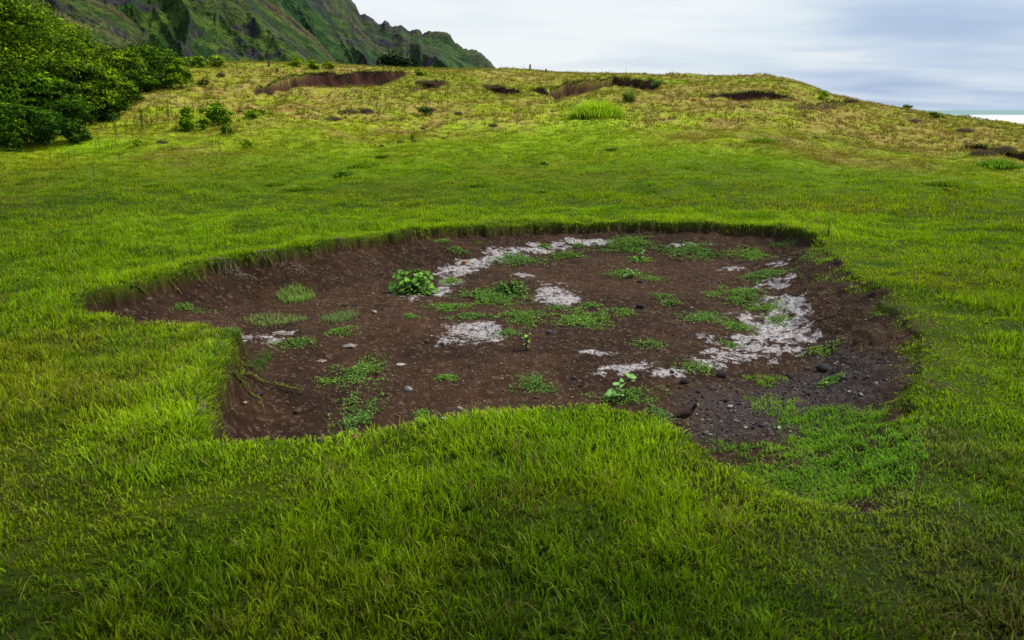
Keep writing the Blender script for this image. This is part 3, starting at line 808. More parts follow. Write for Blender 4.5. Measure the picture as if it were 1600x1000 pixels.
for px, py, hp, lab in [(80,259,22,'dark leafless weed stalk, leftmost of the row on the lower left lawn'),(98,254,18,'dark weed stalk second from the left on the lower left lawn'),
     (109,252,20,'dark weed stalk third from the left on the lower left lawn'),(92,257,12,'very short dark weed stalk between the first two of the lower left row'),
     (117,252,12,'short dark weed stalk, rightmost of the lower left row'),(157,240,28,'tall thin leaning stalk standing alone below the lone dark bush'),
     (151,236,14,'short stalk close left of the tall leaning stalk'),(126,234,14,'pair-forming thin stalk below the wood edge'),(187,253,14,'small leafy stalk on the edge of the bright lawn'),
     (148,282,24,'thin leafy green stalk on the lawn at the left'),(168,291,14,'small bent green stalk on the lawn at the left'),(345,243,24,'thin reddish stalk below the bright bushes'),
     (270,242,20,'thin stalk at the bottom of the dry slope'),(332,236,18,'short stalk beside the thin reddish stalk'),(329,156,22,'dark upright stalk above the bright bushes'),
     (314,176,18,'short green stalk right above the bright bushes'),(380,135,16,'thin stalk near the crest left of the first scar'),(362,142,12,'short thin stalk near the crest'),
     (777,215,16,'dark green stalk in the middle of the slope'),(790,219,16,'dark green stalk right next to another in the middle of the slope'),(750,223,20,'thin pale stalk in the middle of the slope'),
     (911,247,12,'short dark stalk on the bright green lawn'),(938,248,14,'thin stalk on the bright green lawn below the reed clump'),(615,180,18,'thin pale stalk on the left part of the dry slope'),
     (565,165,20,'thin tan stalk near the top of the dry slope'),(745,188,16,'thin tan stalk high in the middle of the dry slope'),(1098,222,16,'bare twiggy stalk on the slope right of centre'),
     (1145,300,12,'small dark stalk on the lawn at the right'),(784,175,14,'thin green stalk above the middle of the slope'),(700,165,18,'leafy stalk below the small middle scar'),
     (954,213,18,'pale thin stalk below the reed clump')]:
    stalk(px, py, hp, lab, 'tall weeds on the slope')
for k, (x0, y0, sx, sy, n, hp, lab) in enumerate([(232,196,14,8,12,30,'tall leafy green weed stalk in the dense row on the left slope'),(195,208,14,10,10,24,'pale leafy weed stalk in the thin stand left of the dense row'),
     (264,190,5,6,5,28,'tall weed stalk in the small stand between the dense row and the bright bushes'),(300,168,16,8,10,18,'short weed stalk in the stand above the bright bushes'),
     (270,160,12,6,5,16,'thin weed stalk in the sparse stand under the end of the wood'),(212,212,8,5,4,24,'broad weed stalk between the pale stand and the dense row')]):
    for i in range(n):
        stalk(random.gauss(x0, sx), random.gauss(y0, sy), hp * random.uniform(.6, 1.1), lab, 'tall weeds on the slope')
# dry stems on the skyline
for k in range(16):
    stalk(random.choice([random.uniform(700, 1060), random.uniform(380, 640)]), random.uniform(109, 116), random.uniform(5, 10), 'thin dry weed stem sticking up on the crest of the hill', 'dry stems along the crest')

# purple-brown dead shrubs on the slope
DEAD = [(253,224,'dry brown shrublet below the dense row of weed stalks',22,11),(345,119,'dark dead shrublet near the crest by the wood',16,8),(375,175,'purplish dead shrublet right above the flat bright bush',12,8),
 (389,170,'small purplish dead shrublet above the flat bright bush',10,7),(520,187,'dry brown scrub on the left part of the slope',36,9),(545,176,'purplish scrub in the left part of the slope',40,10),
 (573,176,'brownish scrub touching the purplish scrub',28,14),(628,187,'small grey dead tuft on the slope',9,6),(661,203,'small brown dead tuft, upper one of a chain on the slope',10,10),(680,213,'small brown dead tuft, second of the chain on the slope',10,6),
 (693,217,'small brown dead tuft, last of the chain on the slope',10,5),(626,222,'brown dead tuft below the left part of the chain',14,7),(596,230,'grey-brown dead tuft on the lower left slope',12,9),(647,222,'brown tuft beside the tiny yellow-green plant',12,9),
 (759,228,'dark brown dead tuft in the middle of the lower slope',13,6),(770,197,'reddish clod of dry scrub in the middle of the slope',20,7),(674,174,'brown dead twigs beside the dark green shrublet',14,11),
 (1184,185,'small dark tuft on the dry right part of the hill',12,5),(1257,182,'small grey dead shrublet on the right shoulder of the hill',9,6),(1274,217,'round dark dead shrublet on the right slope',13,9),
 (1473,190,'flat dark tuft near the sea at the right',14,3),(1425,190,'low grey scrub patch at the right shoulder',30,7),(1530,194,'dark brown scrub near the beach',16,5),
 (1505,206,'purplish brown scrub mound at the far right',34,9),(1535,243,'large purplish dead bramble heap above the dark bank',46,18),(1570,240,'right-hand purplish dead bramble above the dark bank',40,16),
 (1162,168,'brown scrub tuft under the right hill scar',24,7),(1135,166,'smaller brown scrub tuft under the right hill scar',14,6),(1330,160,'brown tangle on the skyline at the right shoulder notch',26,9),
 (665,133,'dark scrub in the small middle scar',44,12),(775,138,'brown scrub in the second small scar',40,12),(716,178,'tan twigs on the middle slope',20,7)]
def scrub(px, py, w, hp, lab, seed):
    p = ground_at(px, py); r = math.hypot(p[0], p[1]); W_, H_ = w / F * r * .85, hp / F * r * .6
    n = int(np.clip(w * hp * 4, 160, 2200))
    d = unit(n); d[:, 2] = np.abs(d[:, 2]); q = d * np.array((W_ / 2, W_ / 2.6, H_)) * rng.uniform(.5, 1, n)[:, None]
    q[:, 2] *= .6 + .4 * rng.random(n)
    c = mixc(np.broadcast_to(np.array((.11, .075, .06)), (n, 3)), np.array((.26, .22, .08)), rng.random(n) ** 2)
    me = cloud_mesh('dead_shrub', q, d + rng.normal(0, .8, (n, 3)), rng.uniform(.05, .11, n) * r / 40, c, M_WEED, asp=.2)
    thing('dead_shrub', lab, 'dead shrub', p - np.array((0, 0, .02)), 0, 'dry shrubs on the slope', me)
for i, (px, py, lab, w, hp) in enumerate(DEAD): scrub(px, py, w, hp, lab, i)

# hummocks of coarser grass on the lawn
HUM = [(745,291,26,6),(430,290,30,8),(245,292,30,7),(82,280,30,8),(600,245,24,5),(1213,290,20,6),(1400,312,24,5),(1370,338,24,6),(1075,262,24,6),(560,262,40,8),(1190,222,40,8),(850,300,22,5),(420,260,36,6),(470,296,50,7),(1482,288,60,8)]
for i, (px, py, w, hp) in enumerate(HUM):
    p = ground_at(px, py); r = math.hypot(p[0], p[1])
    V_, F_, C_ = spiky(int(w * 16), w / F * r * .55, w / F * r * .5, hp / F * r * 1.3, .014 * r / 16, (.14, .26, .008), (.26, .38, .015), (.3, 1.0))
    thing('grass_tussock', 'low dark green tussock standing slightly above the bright lawn', 'grass tussock', p, 0, 'dark tussocks on the lawn', make_mesh('grass_tussock', V_, F_, C_, False, [M_GRASS]))

# wooden posts on the crest
for px, py, hp, lab in [(828,109,9,'lone pale wooden post on the crest right of the mountain'),(420,104,9,'dark wooden post on the crest left of the first scar'),(433,113,6,'short dark post just below the crest left of the first scar'),(853,112,4,'stub of a post on the crest right of the lone post')]:
    p = ground_at(px, py); r = math.hypot(p[0], p[1]); h_ = hp / F * r
    t = Tube(); t.add([(0, 0, -.2), (.01, 0, h_ * .5), (.02, .01, h_ * .97), (.02, .01, h_)], [.07, .065, .06, .02], (.16, .12, .09) if px == 828 else (.07, .05, .04), 8)
    thing('wooden_post', lab, 'post', p, 0, 'posts on the crest', t.mesh('wooden_post', M_BARK))

# ------------------------------------------------------------------ plants of the hollow
MATS = [
 (297,484,64,18,'thin grey-green creeping weed at the left end of the hollow',.35),
 (535,518,62,16,'bright small weed right of the pale stones in the left part',.8),
 (460,537,76,20,'low green weed patch below the yellowish grass strip',.8),
 (566,582,124,52,'wide straggling green weed patch left of centre',.7),
 (508,598,50,14,'thin offshoot weed at the left side of the wide straggling patch',.5),
 (555,666,112,46,'green weed patch near the front left rim beside the reddish stone',.65),
 (660,648,28,14,'tiny green weed alone near the front rim',1),
 (698,592,40,11,'tiny flat weed on bare soil in the centre',.6),
 (835,602,94,38,'rounded green mat alone on bare soil in front of the centre',1),
 (980,622,142,30,'dark green mat around the foot of the two-leafed seedling',.95),
 (708,440,46,12,'small green mat right beside the big leafy plant',1),
 (812,407,92,20,'green mat along the upper white crust arc',1),
 (886,400,62,12,'flat green mat right of the one along the white arc',1),
 (850,385,26,9,'tiny green mat lying in the white crust arc',.9),
 (903,384,26,8,'tiny green mat at the top of the white crust arc',.9),
 (770,466,118,30,'broad green mat under the dark leafy plant in the centre',.95),
 (700,482,74,12,'flat green mat left below the broad central mat',.85),
 (735,497,90,12,'thin green strip above the lower white crust patch',.75),
 (820,497,88,24,'green mat below the white crust patch in the centre',1),
 (916,503,104,28,'starry green mat right below the central white crust patch',1),
 (868,483,52,8,'flat strip of green directly under the central white patch',.8),
 (922,479,54,8,'flat strip of green right of the central white patch',.8),
 (975,489,44,20,'small ragged weed right of centre',.7),
 (795,523,60,14,'ragged little weed right of the lower white crust patch',.7),
 (985,384,118,26,'largest deep green mat at the far side of the hollow',1),
 (1000,406,54,14,'green mat just below the largest far mat',1),
 (1085,392,92,30,'green mat at the far side right of the largest one',.95),
 (980,429,70,12,'green mat with pale leaves right of centre far side',.9),
 (1020,437,46,8,'flat green mat right of the pale-leaved one',.9),
 (1035,463,44,12,'small green mat, upper one of two right of centre',.8),
 (1045,474,46,9,'small green mat, lower one of two right of centre',.8),
 (1175,399,66,18,'taller dark green weed at the far right of the floor',1),
 (1195,430,84,18,'green mat above the right-hand white crust',.95),
 (1155,462,84,30,'green mat left of the right-hand white crust',.95),
 (1200,482,60,24,'green mat inside the upper part of the right-hand white crust',.8),
 (1100,498,92,18,'long green mat left of the right-hand white crust',1),
 (1150,511,60,18,'green mat meeting the left edge of the right-hand white crust',.85),
 (1215,503,50,20,'green mat in the middle of the right-hand white crust',.7),
 (1015,538,62,15,'green mat in the bare soil right of centre',.9),
 (1090,576,94,26,'green mat on the lower white crust band',.85),
 (1280,552,64,15,'ragged weed right of the white crust on the gravel',.7),
 (1030,652,46,7,'narrow bright weed near the bird',.9),
 (1300,596,54,12,'thin weed on the dark gravel at the right',.6),
 (1110,460,26,8,'tiny green mat left of the right-hand mats',.8),
 (1140,540,40,12,'small ragged green tuft in the white crust lower right',.6),
 (640,495,30,8,'faint scattered little weed right of the yellowish strip',.35),
 (690,378,30,8,'small weed on the far left slope of the hollow',.6),
 (715,392,50,12,'yellowish small weeds on the far left slope of the hollow',.5),
]
def mat_mesh(hw, hd, dens, r, tone):
    n = int(np.clip(hw * hd * 15000 * dens, 400, 9000))
    # stems radiate from the root; leaves sit along them
    ns = max(16, int(64 * dens)); th = rng.uniform(0, 2 * PI, ns); ln = rng.uniform(.3, 1.12, ns)
    k = rng.integers(0, ns, n); u = rng.random(n) ** .6
    ang_ = th[k] + np.sin(u * 5 + k) * .35
    x = np.cos(ang_) * u * ln[k] * hw + rng.normal(0, .014, n); y = np.sin(ang_) * u * ln[k] * hd + rng.normal(0, .014, n)
    lift = (.010 + .035 * (1 - u) * rng.random(n)) * min(1.3, .5 + hw * 2)
    c = mixc(np.broadcast_to(np.array(tone), (n, 3)), np.array((.28, .44, .08)), rng.random(n) ** 2)
    c = c * rng.uniform(.6, 1.3, n)[:, None]
    c = mixc(c, np.array((.14, .07, .04)), (rng.random(n) < .06) * .8)
    return x, y, lift, c, n
for i, (px, py, w, hp, lab, dn) in enumerate(MATS):
    c0, hw, hd = span(px, py, w, hp); r = math.hypot(c0[0], c0[1])
    if w > 55 and py < 560: hw, hd = hw * 1.14, hd * 1.22
    tone = [(.10, .23, .028), (.13, .26, .026), (.09, .21, .04)][i % 3]
    x, y, lift, c, n = mat_mesh(hw, hd, dn, r, tone)
    z = H(x + c0[0], y + c0[1]) - c0[2]
    p = np.stack([x, y, z + lift], -1)
    nr = rng.normal(0, .6, (n, 3)) + np.array((0, 0, 1.0))
    me = cloud_mesh('creeping_weed', p, nr, rng.uniform(.011, .022, n) * (1 + r / 30), c, M_WEED, asp=.5)
    thing('creeping_weed', lab, 'weed', c0, 0, 'creeping weeds on the floor of the hollow', me)

# grass tufts on the floor
for px, py, w, hp, hh, lab, c0_, c1_ in [
 (463,466,62,24,.10,'round pale green grass tuft alone in the left part of the hollow',(.20,.40,.05),(.40,.54,.12)),
 (432,503,110,20,.06,'long strip of yellow-green grass in the left part of the hollow',(.14,.30,.05),(.46,.48,.16)),
 (530,499,60,18,.07,'darker grass tuft at the right end of the yellow-green strip',(.11,.25,.04),(.34,.38,.14)),
 (372,518,42,14,.06,'short green grass tuft at the rim left of the pale stones',(.07,.18,.02),(.16,.28,.05)),
 (1230,381,60,12,.05,'thin green grass at the far right corner of the hollow',(.06,.14,.02),(.15,.22,.05))]:
    c0, hw, hd = span(px, py, w, hp); n = int(hw * hd * 9000) + 260
    x = rng.uniform(-1, 1, n); y = rng.uniform(-1, 1, n); k = x * x + y * y < 1 - .5 * rng.random(n); x = x[k] * hw; y = y[k] * hd; n = len(x)
    z = H(x + c0[0], y + c0[1]) - c0[2]
    c = mixc(np.broadcast_to(np.array(c0_), (n, 3)), np.array(c1_), rng.random(n))
    P_ = join([blades(x, y, z, rng.uniform(.5, 1.1, n) * hh, np.full(n, .006), rng.uniform(.1, .9, n), rng.uniform(0, 2 * PI, n), c, c * 1.2, 3)])
    thing('grass_tuft', lab, 'grass tuft', c0, 0, None, make_mesh('grass_tuft', P_[0], P_[1], P_[2], False, [M_GRASS]))

# broad-leaved plants: stems and heart-shaped leaves, leaf by leaf
HEART = np.array([(0, 0, 0), (.30, -.12, .05), (.52, .12, .09), (.50, .42, .07), (.28, .74, .02), (0, 1.0, -.08), (-.28, .74, .02), (-.50, .42, .07), (-.52, .12, .09), (-.30, -.12, .05), (0, .40, 0)])
HF = [(10, i, i + 1) for i in range(0, 9)] + [(10, 9, 0)]
def leaf_geo(base, tipdir, up, size, col):
    d = Vector(tipdir).normalized(); u = Vector(up); u = (u - d * u.dot(d)).normalized(); s = d.cross(u)
    v = np.array([(Vector(base) + s * (a * size) + d * (b * size) + u * (c * size * 1.2))[:] for a, b, c in HEART])
    cc = np.array([col] * 11) * np.array([1, .9, .85, .9, .95, .9, .95, .9, .85, .9, 1.25])[:, None]
    return v, cc
def leaf_part(parent, *a):
    v, cc = leaf_geo(*a)
    link('leaf', make_mesh('leaf', v, [np.array(HF)], cc, True, [M_WEED]), parent)
def leafy_plant(px, py, w, hp, nleaf, lsize, lab, col, spread=1.0, seed=0, name='leafy_plant'):
    rd = random.Random(seed); c0 = ground_at(px, py); r = math.hypot(c0[0], c0[1]); W_, H_ = w / F * r, hp / F * r
    t = thing(name, lab, 'plant', c0, 0, None)
    tb = Tube(); nst = max(3, nleaf // 9); stems = []
    for i in range(nst):
        th = 2 * PI * i / nst + rd.uniform(-.4, .4); k = rd.uniform(.3, 1) * spread
        e = Vector((math.cos(th) * W_ * .42 * k, math.sin(th) * W_ * .38 * k, H_ * rd.uniform(.55, .95) * (1.15 - .5 * k)))
        if i == 0: e = Vector((W_ * .02, 0, H_ * .95))
        m_ = e * .5 + Vector((0, 0, H_ * .12)); tb.add([(0, 0, -.02), m_, e], [.007, .005, .0025], (.10, .09, .035), 5); stems.append((m_, e))
    many = nleaf > 30; fv = []; ff = []; fc = []
    for i in range(nleaf):
        if many:
            th = rd.uniform(0, 2 * PI); el = math.asin(rd.uniform(.02, 1)); q = rd.uniform(.55, 1.0) * (1.12 if rd.random() < .1 else 1)
            pt = Vector((math.cos(th) * math.cos(el) * W_ * .46 * q, math.sin(th) * math.cos(el) * W_ * .42 * q, math.sin(el) * H_ * .82 * q + lsize * .15))
            if i == 0: pt = Vector((W_ * .04, 0, H_))
            b = Vector((pt.x * .3, pt.y * .3, pt.z * .45)); dirn = Vector((math.cos(th), math.sin(th), rd.uniform(-.7, .1)))
            tb.add([b, pt], [.0025, .0015], (.13, .13, .05), 4)
        else:
            m_, e = stems[i % nst]; f = 1 if i < nst else rd.uniform(.1, 1)
            b = (m_ * (1 - f) * (1.0) + e * f) if f > .3 else e * (.35 + f)
            th = math.atan2(e.y, e.x) + rd.gauss(0, 1.2); dirn = Vector((math.cos(th), math.sin(th), rd.uniform(-.45, .25)))
            pt = b + dirn * lsize * .7 + Vector((0, 0, lsize * rd.uniform(-.2, .35)))
            tb.add([b, pt], [.0022, .0015], (.13, .13, .05), 4)
        k = rd.uniform(.6, 1.3)
        a_ = (pt, dirn, (rd.gauss(0, .5) + .4 * dirn.x, rd.gauss(-.1, .5) + .4 * dirn.y, 1), lsize * rd.uniform(.55, 1.15), (col[0] * k, col[1] * k, col[2] * k))
        if many:
            v_, c_ = leaf_geo(*a_); ff.append(np.array(HF) + 11 * len(fv)); fv.append(v_); fc.append(c_)
        else: leaf_part(t, *a_)
    if many: link('foliage', make_mesh('foliage', np.concatenate(fv), [np.concatenate(ff)], np.concatenate(fc), True, [M_WEED]), t)
    link('stem', tb.mesh('stem', M_WEED), t)
    return t
leafy_plant(645, 459, 84, 52, 230, .058, 'big leafy green plant with heart-shaped leaves standing in the hollow', (.17, .38, .05), seed=1)
leafy_plant(976, 628, 56, 42, 18, .056, 'small seedling with a few large pale green leaves near the front rim', (.24, .48, .12), seed=3)
leafy_plant(823, 547, 22, 30, 12, .028, 'little upright bright green plant right of the lower white patch', (.24, .46, .05), seed=4)
leafy_plant(795, 459, 70, 30, 190, .030, 'low bushy dark green plant in the middle of the hollow', (.10, .26, .03), seed=5)
leafy_plant(1000, 409, 44, 18, 26, .035, 'leafy green plant on the mat below the far rim', (.2, .42, .10), seed=6)
leafy_plant(988, 433, 42, 15, 18, .040, 'pale-leaved low plant just below the leafy one near the far rim', (.25, .44, .16), seed=7)
leafy_plant(1294, 371, 16, 20, 12, .05, 'yellow-green leafy weed on the lip at the far right corner of the hollow', (.18, .34, .02), seed=8)

# runners hanging from the left rim
def runner(pts, lab, n, lw=.022):
    P0 = [ground_at(*p) for p in pts]; o = P0[0].copy(); t = Tube()
    seg = []
    for a, b in zip(P0[:-1], P0[1:]):
        for k in range(6): seg.append(a + (b - a) * k / 6)
    seg.append(P0[-1]); seg = np.array(seg)
    seg[:, 2] = np.maximum(seg[:, 2], H(seg[:, 0], seg[:, 1])) + .015
    seg[:, 0] += (fbm(np.arange(len(seg)) * .4, seg[:, 0] * 3, 151, 2) - .5) * .04
    t.add([tuple(s - o) for s in seg], [.003] * len(seg), (.20, .13, .05), 5)
    th = thing('grass_runner', lab, 'grass runner', tuple(o), 0, 'grass runners creeping down from the left rim')
    link('stem', t.mesh('stem', M_WEED), th)
    k = np.linspace(0, len(seg) - 1.01, n); i = k.astype(int); f = (k - i)[:, None]
    p = seg[i] * (1 - f) + seg[i + 1] * f - o
    p = np.repeat(p, 3, 0); m_ = len(p)
    c = mixc(np.broadcast_to(np.array((.22, .36, .03)), (m_, 3)), np.array((.38, .36, .08)), rng.random(m_))
    P_ = join([blades(p[:, 0], p[:, 1], p[:, 2], rng.uniform(.018, .04, m_), np.full(m_, .006), rng.uniform(.3, 1.0, m_), rng.uniform(0, 2 * PI, m_), c, c * 1.15, 2)])
    link('foliage', make_mesh('foliage', P_[0], P_[1], P_[2], False, [M_GRASS]), th)
runner([(366,572),(385,588),(410,600),(440,606),(476,614)], 'longest yellow-green runner reaching right across the soil from the left rim', 70)
runner([(362,580),(378,600),(395,620),(412,640)], 'steep runner going down from the left rim below the longest one', 40)
runner([(358,590),(368,596),(374,602)], 'short stub of a runner hanging beside the left rim', 16)
runner([(375,570),(388,576),(406,586)], 'short runner just above the longest one on the left rim', 18)
runner([(262,440),(272,452),(284,462)], 'runner hanging from the far left bank, leftmost of three', 16)
runner([(300,428),(312,442),(330,450)], 'runner hanging from the far left bank, middle of three', 18)
runner([(210,450),(222,462),(240,472)], 'runner near the far left tip of the hollow', 16)
for k in range(16):
    x0 = random.uniform(150, 420) if k < 11 else random.uniform(560, 1000)
    y0 = np.interp(x0, [125, 170, 240, 330, 420, 500, 580, 640, 720, 850, 960, 1060], [466, 453, 433, 410, 398, 386, 371, 364, 355, 348, 348, 350])
    dx = random.uniform(-4, 12); dy = random.uniform(12, 24) * (1 if k < 11 else .7)
    runner([(x0, y0 + 2), (x0 + dx * .5, y0 + dy * .6), (x0 + dx, y0 + dy)], 'short runner of grass hanging down over the ' + ('far left bank' if k < 11 else 'far rim') + ' of the hollow', 14)
runner([(640,372),(655,380),(664,392)], 'runner hanging over the far rim left of centre', 12)

# dry roots on the far left bank
def roots(px, py, w, hp, n, lab):
    c0, hw, hd = span(px, py, w, hp); t = Tube()
    for i in range(n):
        x = rng.uniform(-hw, hw); y = rng.uniform(-hd, hd); th = rng.uniform(-2.6, -.5); L_ = rng.uniform(.05, .17); pts = []
        for k in range(4):
            xx = x + math.cos(th) * L_ * k / 3; yy = y + math.sin(th) * L_ * k / 3
            z = float(H(np.array([xx + c0[0]]), np.array([yy + c0[1]]))[0]) - c0[2] + .012 + .02 * math.sin(k * 1.1) * rng.random()
            pts.append((xx, yy, z)); th += rng.normal(0, .35)
        g = rng.uniform(.6, 1.2); t.add(pts, [.0022, .002, .0017, .001], (.26 * g, .20 * g, .15 * g), 4)
    thing('dry_roots', lab, 'dry roots', tuple(c0), 0, None, t.mesh('dry_roots', M_BARK))
roots(366, 424, 60, 16, 60, 'pale tangle of dry roots on the far left bank')
roots(442, 413, 80, 18, 70, 'dry hanging roots right of the pale tangle on the far left bank')
roots(545, 392, 90, 12, 40, 'thin pale roots under the far rim left of the big leafy plant')
roots(335, 655, 30, 40, 26, 'brown roots and stubble in the steep left bank by the runners')

# ------------------------------------------------------------------ stones
def stone(px, py, w, col, lab, seed, flatk=.6):
    p = ground_at(px, py); r = math.hypot(p[0], p[1]); s = w / 2 / F * r
    g = np.random.default_rng(seed); nu, nv = 14, 9
    U, Vv = np.meshgrid(np.linspace(0, 2 * PI, nu, endpoint=False), np.linspace(.02, PI - .02, nv), indexing='ij')
    d = np.stack([np.cos(U) * np.sin(Vv), np.sin(U) * np.sin(Vv), np.cos(Vv)], -1)
    pl = unit(9); rr = np.ones(U.shape)
    for q in pl:
        dt = d @ q; rr = np.where(dt > .62, np.minimum(rr, .74 / np.maximum(dt, .3)), rr)
    rr = rr * (1 + (g.random(U.shape) - .5) * .10)
    if flatk < .4: rr = rr * (.55 + .75 * g.random((nu, 1)))
    v = d * rr[..., None] * np.array((s * g.uniform(.9, 1.15), s * g.uniform(.7, 1), s * flatk))
    c = np.array(col) * g.uniform(.75, 1.25, (nu * nv, 1))
    me = make_mesh('stone', v.reshape(-1, 3), [grid_faces(nu, nv, True)[:, ::-1]], c, False, [M_STONE])
    thing('stone', lab, 'stone', p + np.array((0, 0, s * flatk * .45)), g.uniform(0, 6), 'loose stones on the floor of the hollow', me)
DKS = (.035, .032, .036); BRS = (.10, .06, .04); GRS = (.26, .22, .195); LTS = (.42, .36, .31)
for i, a in enumerate([(690,540,13,DKS,'round black stone beside the lower white crust patch'),(858,521,14,(.09,.085,.09),'grey angular stone in the middle of the floor'),(667,535,11,BRS,'brown stone left of the round black one'),
 (600,548,11,BRS,'brown lump between the straggling weed patch and the small white flakes'),(645,546,9,BRS,'small brown lump left of the black stone'),(625,571,17,LTS,'flat whitish stone alone on the soil left of centre'),
 (1000,481,15,DKS,'dark stone beside the small ragged weed right of centre'),(465,645,15,BRS,'brown clod near the left front part'),(556,687,22,(.16,.07,.04),'reddish brown stone at the front rim in the weed patch'),
 (840,623,11,(.08,.05,.045),'dark brown stone at the front of the rounded mat'),(1070,598,15,DKS,'black square stone on the edge of the white band'),(1127,588,21,DKS,'wide low black stone among the lower right mats'),
 (1092,612,15,DKS,'flat black stone below the square one'),(1112,609,11,DKS,'round black stone right next to the flat one'),(1284,577,20,DKS,'big dark stone on the right gravel'),(1262,577,10,(.07,.06,.065),'small dark stone left of the big one on the right gravel'),
 (1050,583,8,DKS,'tiny black stone lying on the white band'),(1217,671,10,LTS,'pale pinkish pebble on the dark gravel nearest the short grass'),(1165,668,8,LTS,'flat cream pebble on the dark gravel'),(1108,658,7,(.26,.16,.11),'tan pebble right of the bird'),
 (1097,658,7,GRS,'grey pebble right of the bird'),(1262,709,13,BRS,'brown clod in the short grass at the lower right'),(1045,603,8,BRS,'small brown stone left of the black stones'),(1064,607,9,BRS,'brown stone below the square black one'),
 (1141,635,9,LTS,'whitish flat pebble in the middle of the gravel'),(404,617,17,DKS,'dark elongated stone between the runners'),(383,631,8,LTS,'white pebble below the runners'),(503,565,15,(.3,.24,.18),'tan flat stone left of the wide straggling patch'),
 (545,543,22,GRS,'grey flaky lump above the wide straggling patch'),(385,530,30,GRS,'pale grey crusty slab at the left by the rim'),(435,521,20,GRS,'pale flaky stone right of the crusty slab'),(638,610,16,GRS,'pale grey crusty piece right of the wide straggling patch'),
 (718,641,15,(.3,.26,.22),'pale stone near the front rim in the centre'),(605,618,9,BRS,'brown pebble below the wide straggling patch'),(575,620,8,(.06,.055,.07),'bluish dark pebble below the wide straggling patch'),
 (540,478,14,BRS,'brown lump above the right end of the yellow-green strip'),(232,470,12,BRS,'brown clod in the left tip of the hollow'),(726,411,10,(.40,.16,.07),'orange dead leaf-coloured stone on the upper white arc'),(752,467,8,GRS,'small blue-grey stone in the central mat'),
 (897,592,9,(.05,.05,.06),'dark pebble right of the rounded mat'),(905,597,8,(.2,.13,.09),'tan pebble right of the rounded mat'),(1232,588,11,DKS,'dark stone between the white crust and the gravel'),(585,489,10,LTS,'white chip right of the yellow-green strip'),(1000,441,10,DKS,'dark stone near the pale-leaved plant')]):
    stone(*a, seed=900 + i, flatk=.22 if 'flat' in a[4] or 'slab' in a[4] or 'flak' in a[4] else .62)

# ------------------------------------------------------------------ bird
def loft(sec, k=16):
    """sec: list of (x, z, half width, half height, colour): rings along x"""
    v = []; c = []
    for x_, z_, w, h_, col in sec:
        for j in range(k):
            t = 2 * PI * j / k; v.append((x_, math.cos(t) * w, z_ + math.sin(t) * h_)); c.append(col)
    f = grid_faces(len(sec), k)
    f = np.concatenate([f, np.array([[i * k + k - 1, (i + 1) * k + k - 1, (i + 1) * k, i * k] for i in range(len(sec) - 1)])])
    return np.array(v), f, np.array(c)
p = ground_at(1071, 664)
bird_scale = .88
bird = thing('bird', 'brown bird with black head and yellow beak on the soil at the front rim', 'bird', tuple(p), math.radians(8))
BR = (.055, .030, .018); BK = (.010, .009, .009); WH = (.30, .27, .24)
bird.scale = (bird_scale,) * 3
v, f, c = loft([(-.128, .062, .004, .002, BK), (-.10, .066, .014, .005, BK), (-.068, .072, .017, .010, BR), (-.045, .080, .027, .022, BR), (-.015, .088, .035, .032, BR), (.018, .098, .034, .033, BR),
    (.042, .112, .026, .027, BK), (.055, .128, .019, .021, BK), (.064, .145, .0185, .019, BK), (.074, .153, .0165, .0165, BK), (.084, .154, .010, .011, BK), (.089, .1535, .003, .003, BK)])
body = link('body', make_mesh('body', v, [f], c, True, [M_STONE]), bird)
for sgn in (-1, 1):
    v, f, c = loft([(.032, .100, .004, .010, BR), (.015, .099, .007, .022, BR), (-.02, .090, .007, .022, BR), (-.055, .078, .005, .013, (.03, .018, .013)), (-.088, .068, .002, .004, BK)], 10)
    v[:, 1] += sgn * .031 * (1 - np.clip(-v[:, 0] / .16, 0, .7))
    link('wing', make_mesh('wing', v, [f], c, True, [M_STONE]), bird)
    tb = Tube(); ye = (.42, .26, .03)
    tb.add([(.002, sgn * .013, .068), (-.004, sgn * .013, .036), (.004, sgn * .013, .004)], [.007, .0028, .0026], ye, 6)
    for dx, dy in ((.024, .006), (.026, -.001), (.022, -.009), (-.014, 0)):
        tb.add([(.004, sgn * .013, .004), (.004 + dx, sgn * .013 + dy, .0025)], [.0024, .0012], ye, 5)
    link('leg', tb.mesh('leg', M_STONE), bird)
    v, f, c = loft([(-.005, 0, .0005, .0005, (.5, .33, .03)), (-.003, 0, .003, .0035, (.5, .33, .03)), (.003, 0, .003, .0035, (.5, .33, .03)), (.006, 0, .0005, .0005, (.5, .33, .03))], 8)
    v += np.array((.076, sgn * .0145, .156)); link('eye', make_mesh('eye', v, [f], c, True, [M_STONE]), bird)
v, f, c = loft([(.084, .153, .006, .0055, (.55, .36, .04)), (.096, .1515, .0038, .0038, (.55, .36, .04)), (.108, .149, .0006, .0008, (.5, .3, .03))], 8)
link('beak', make_mesh('beak', v, [f], c, True, [M_STONE]), bird)

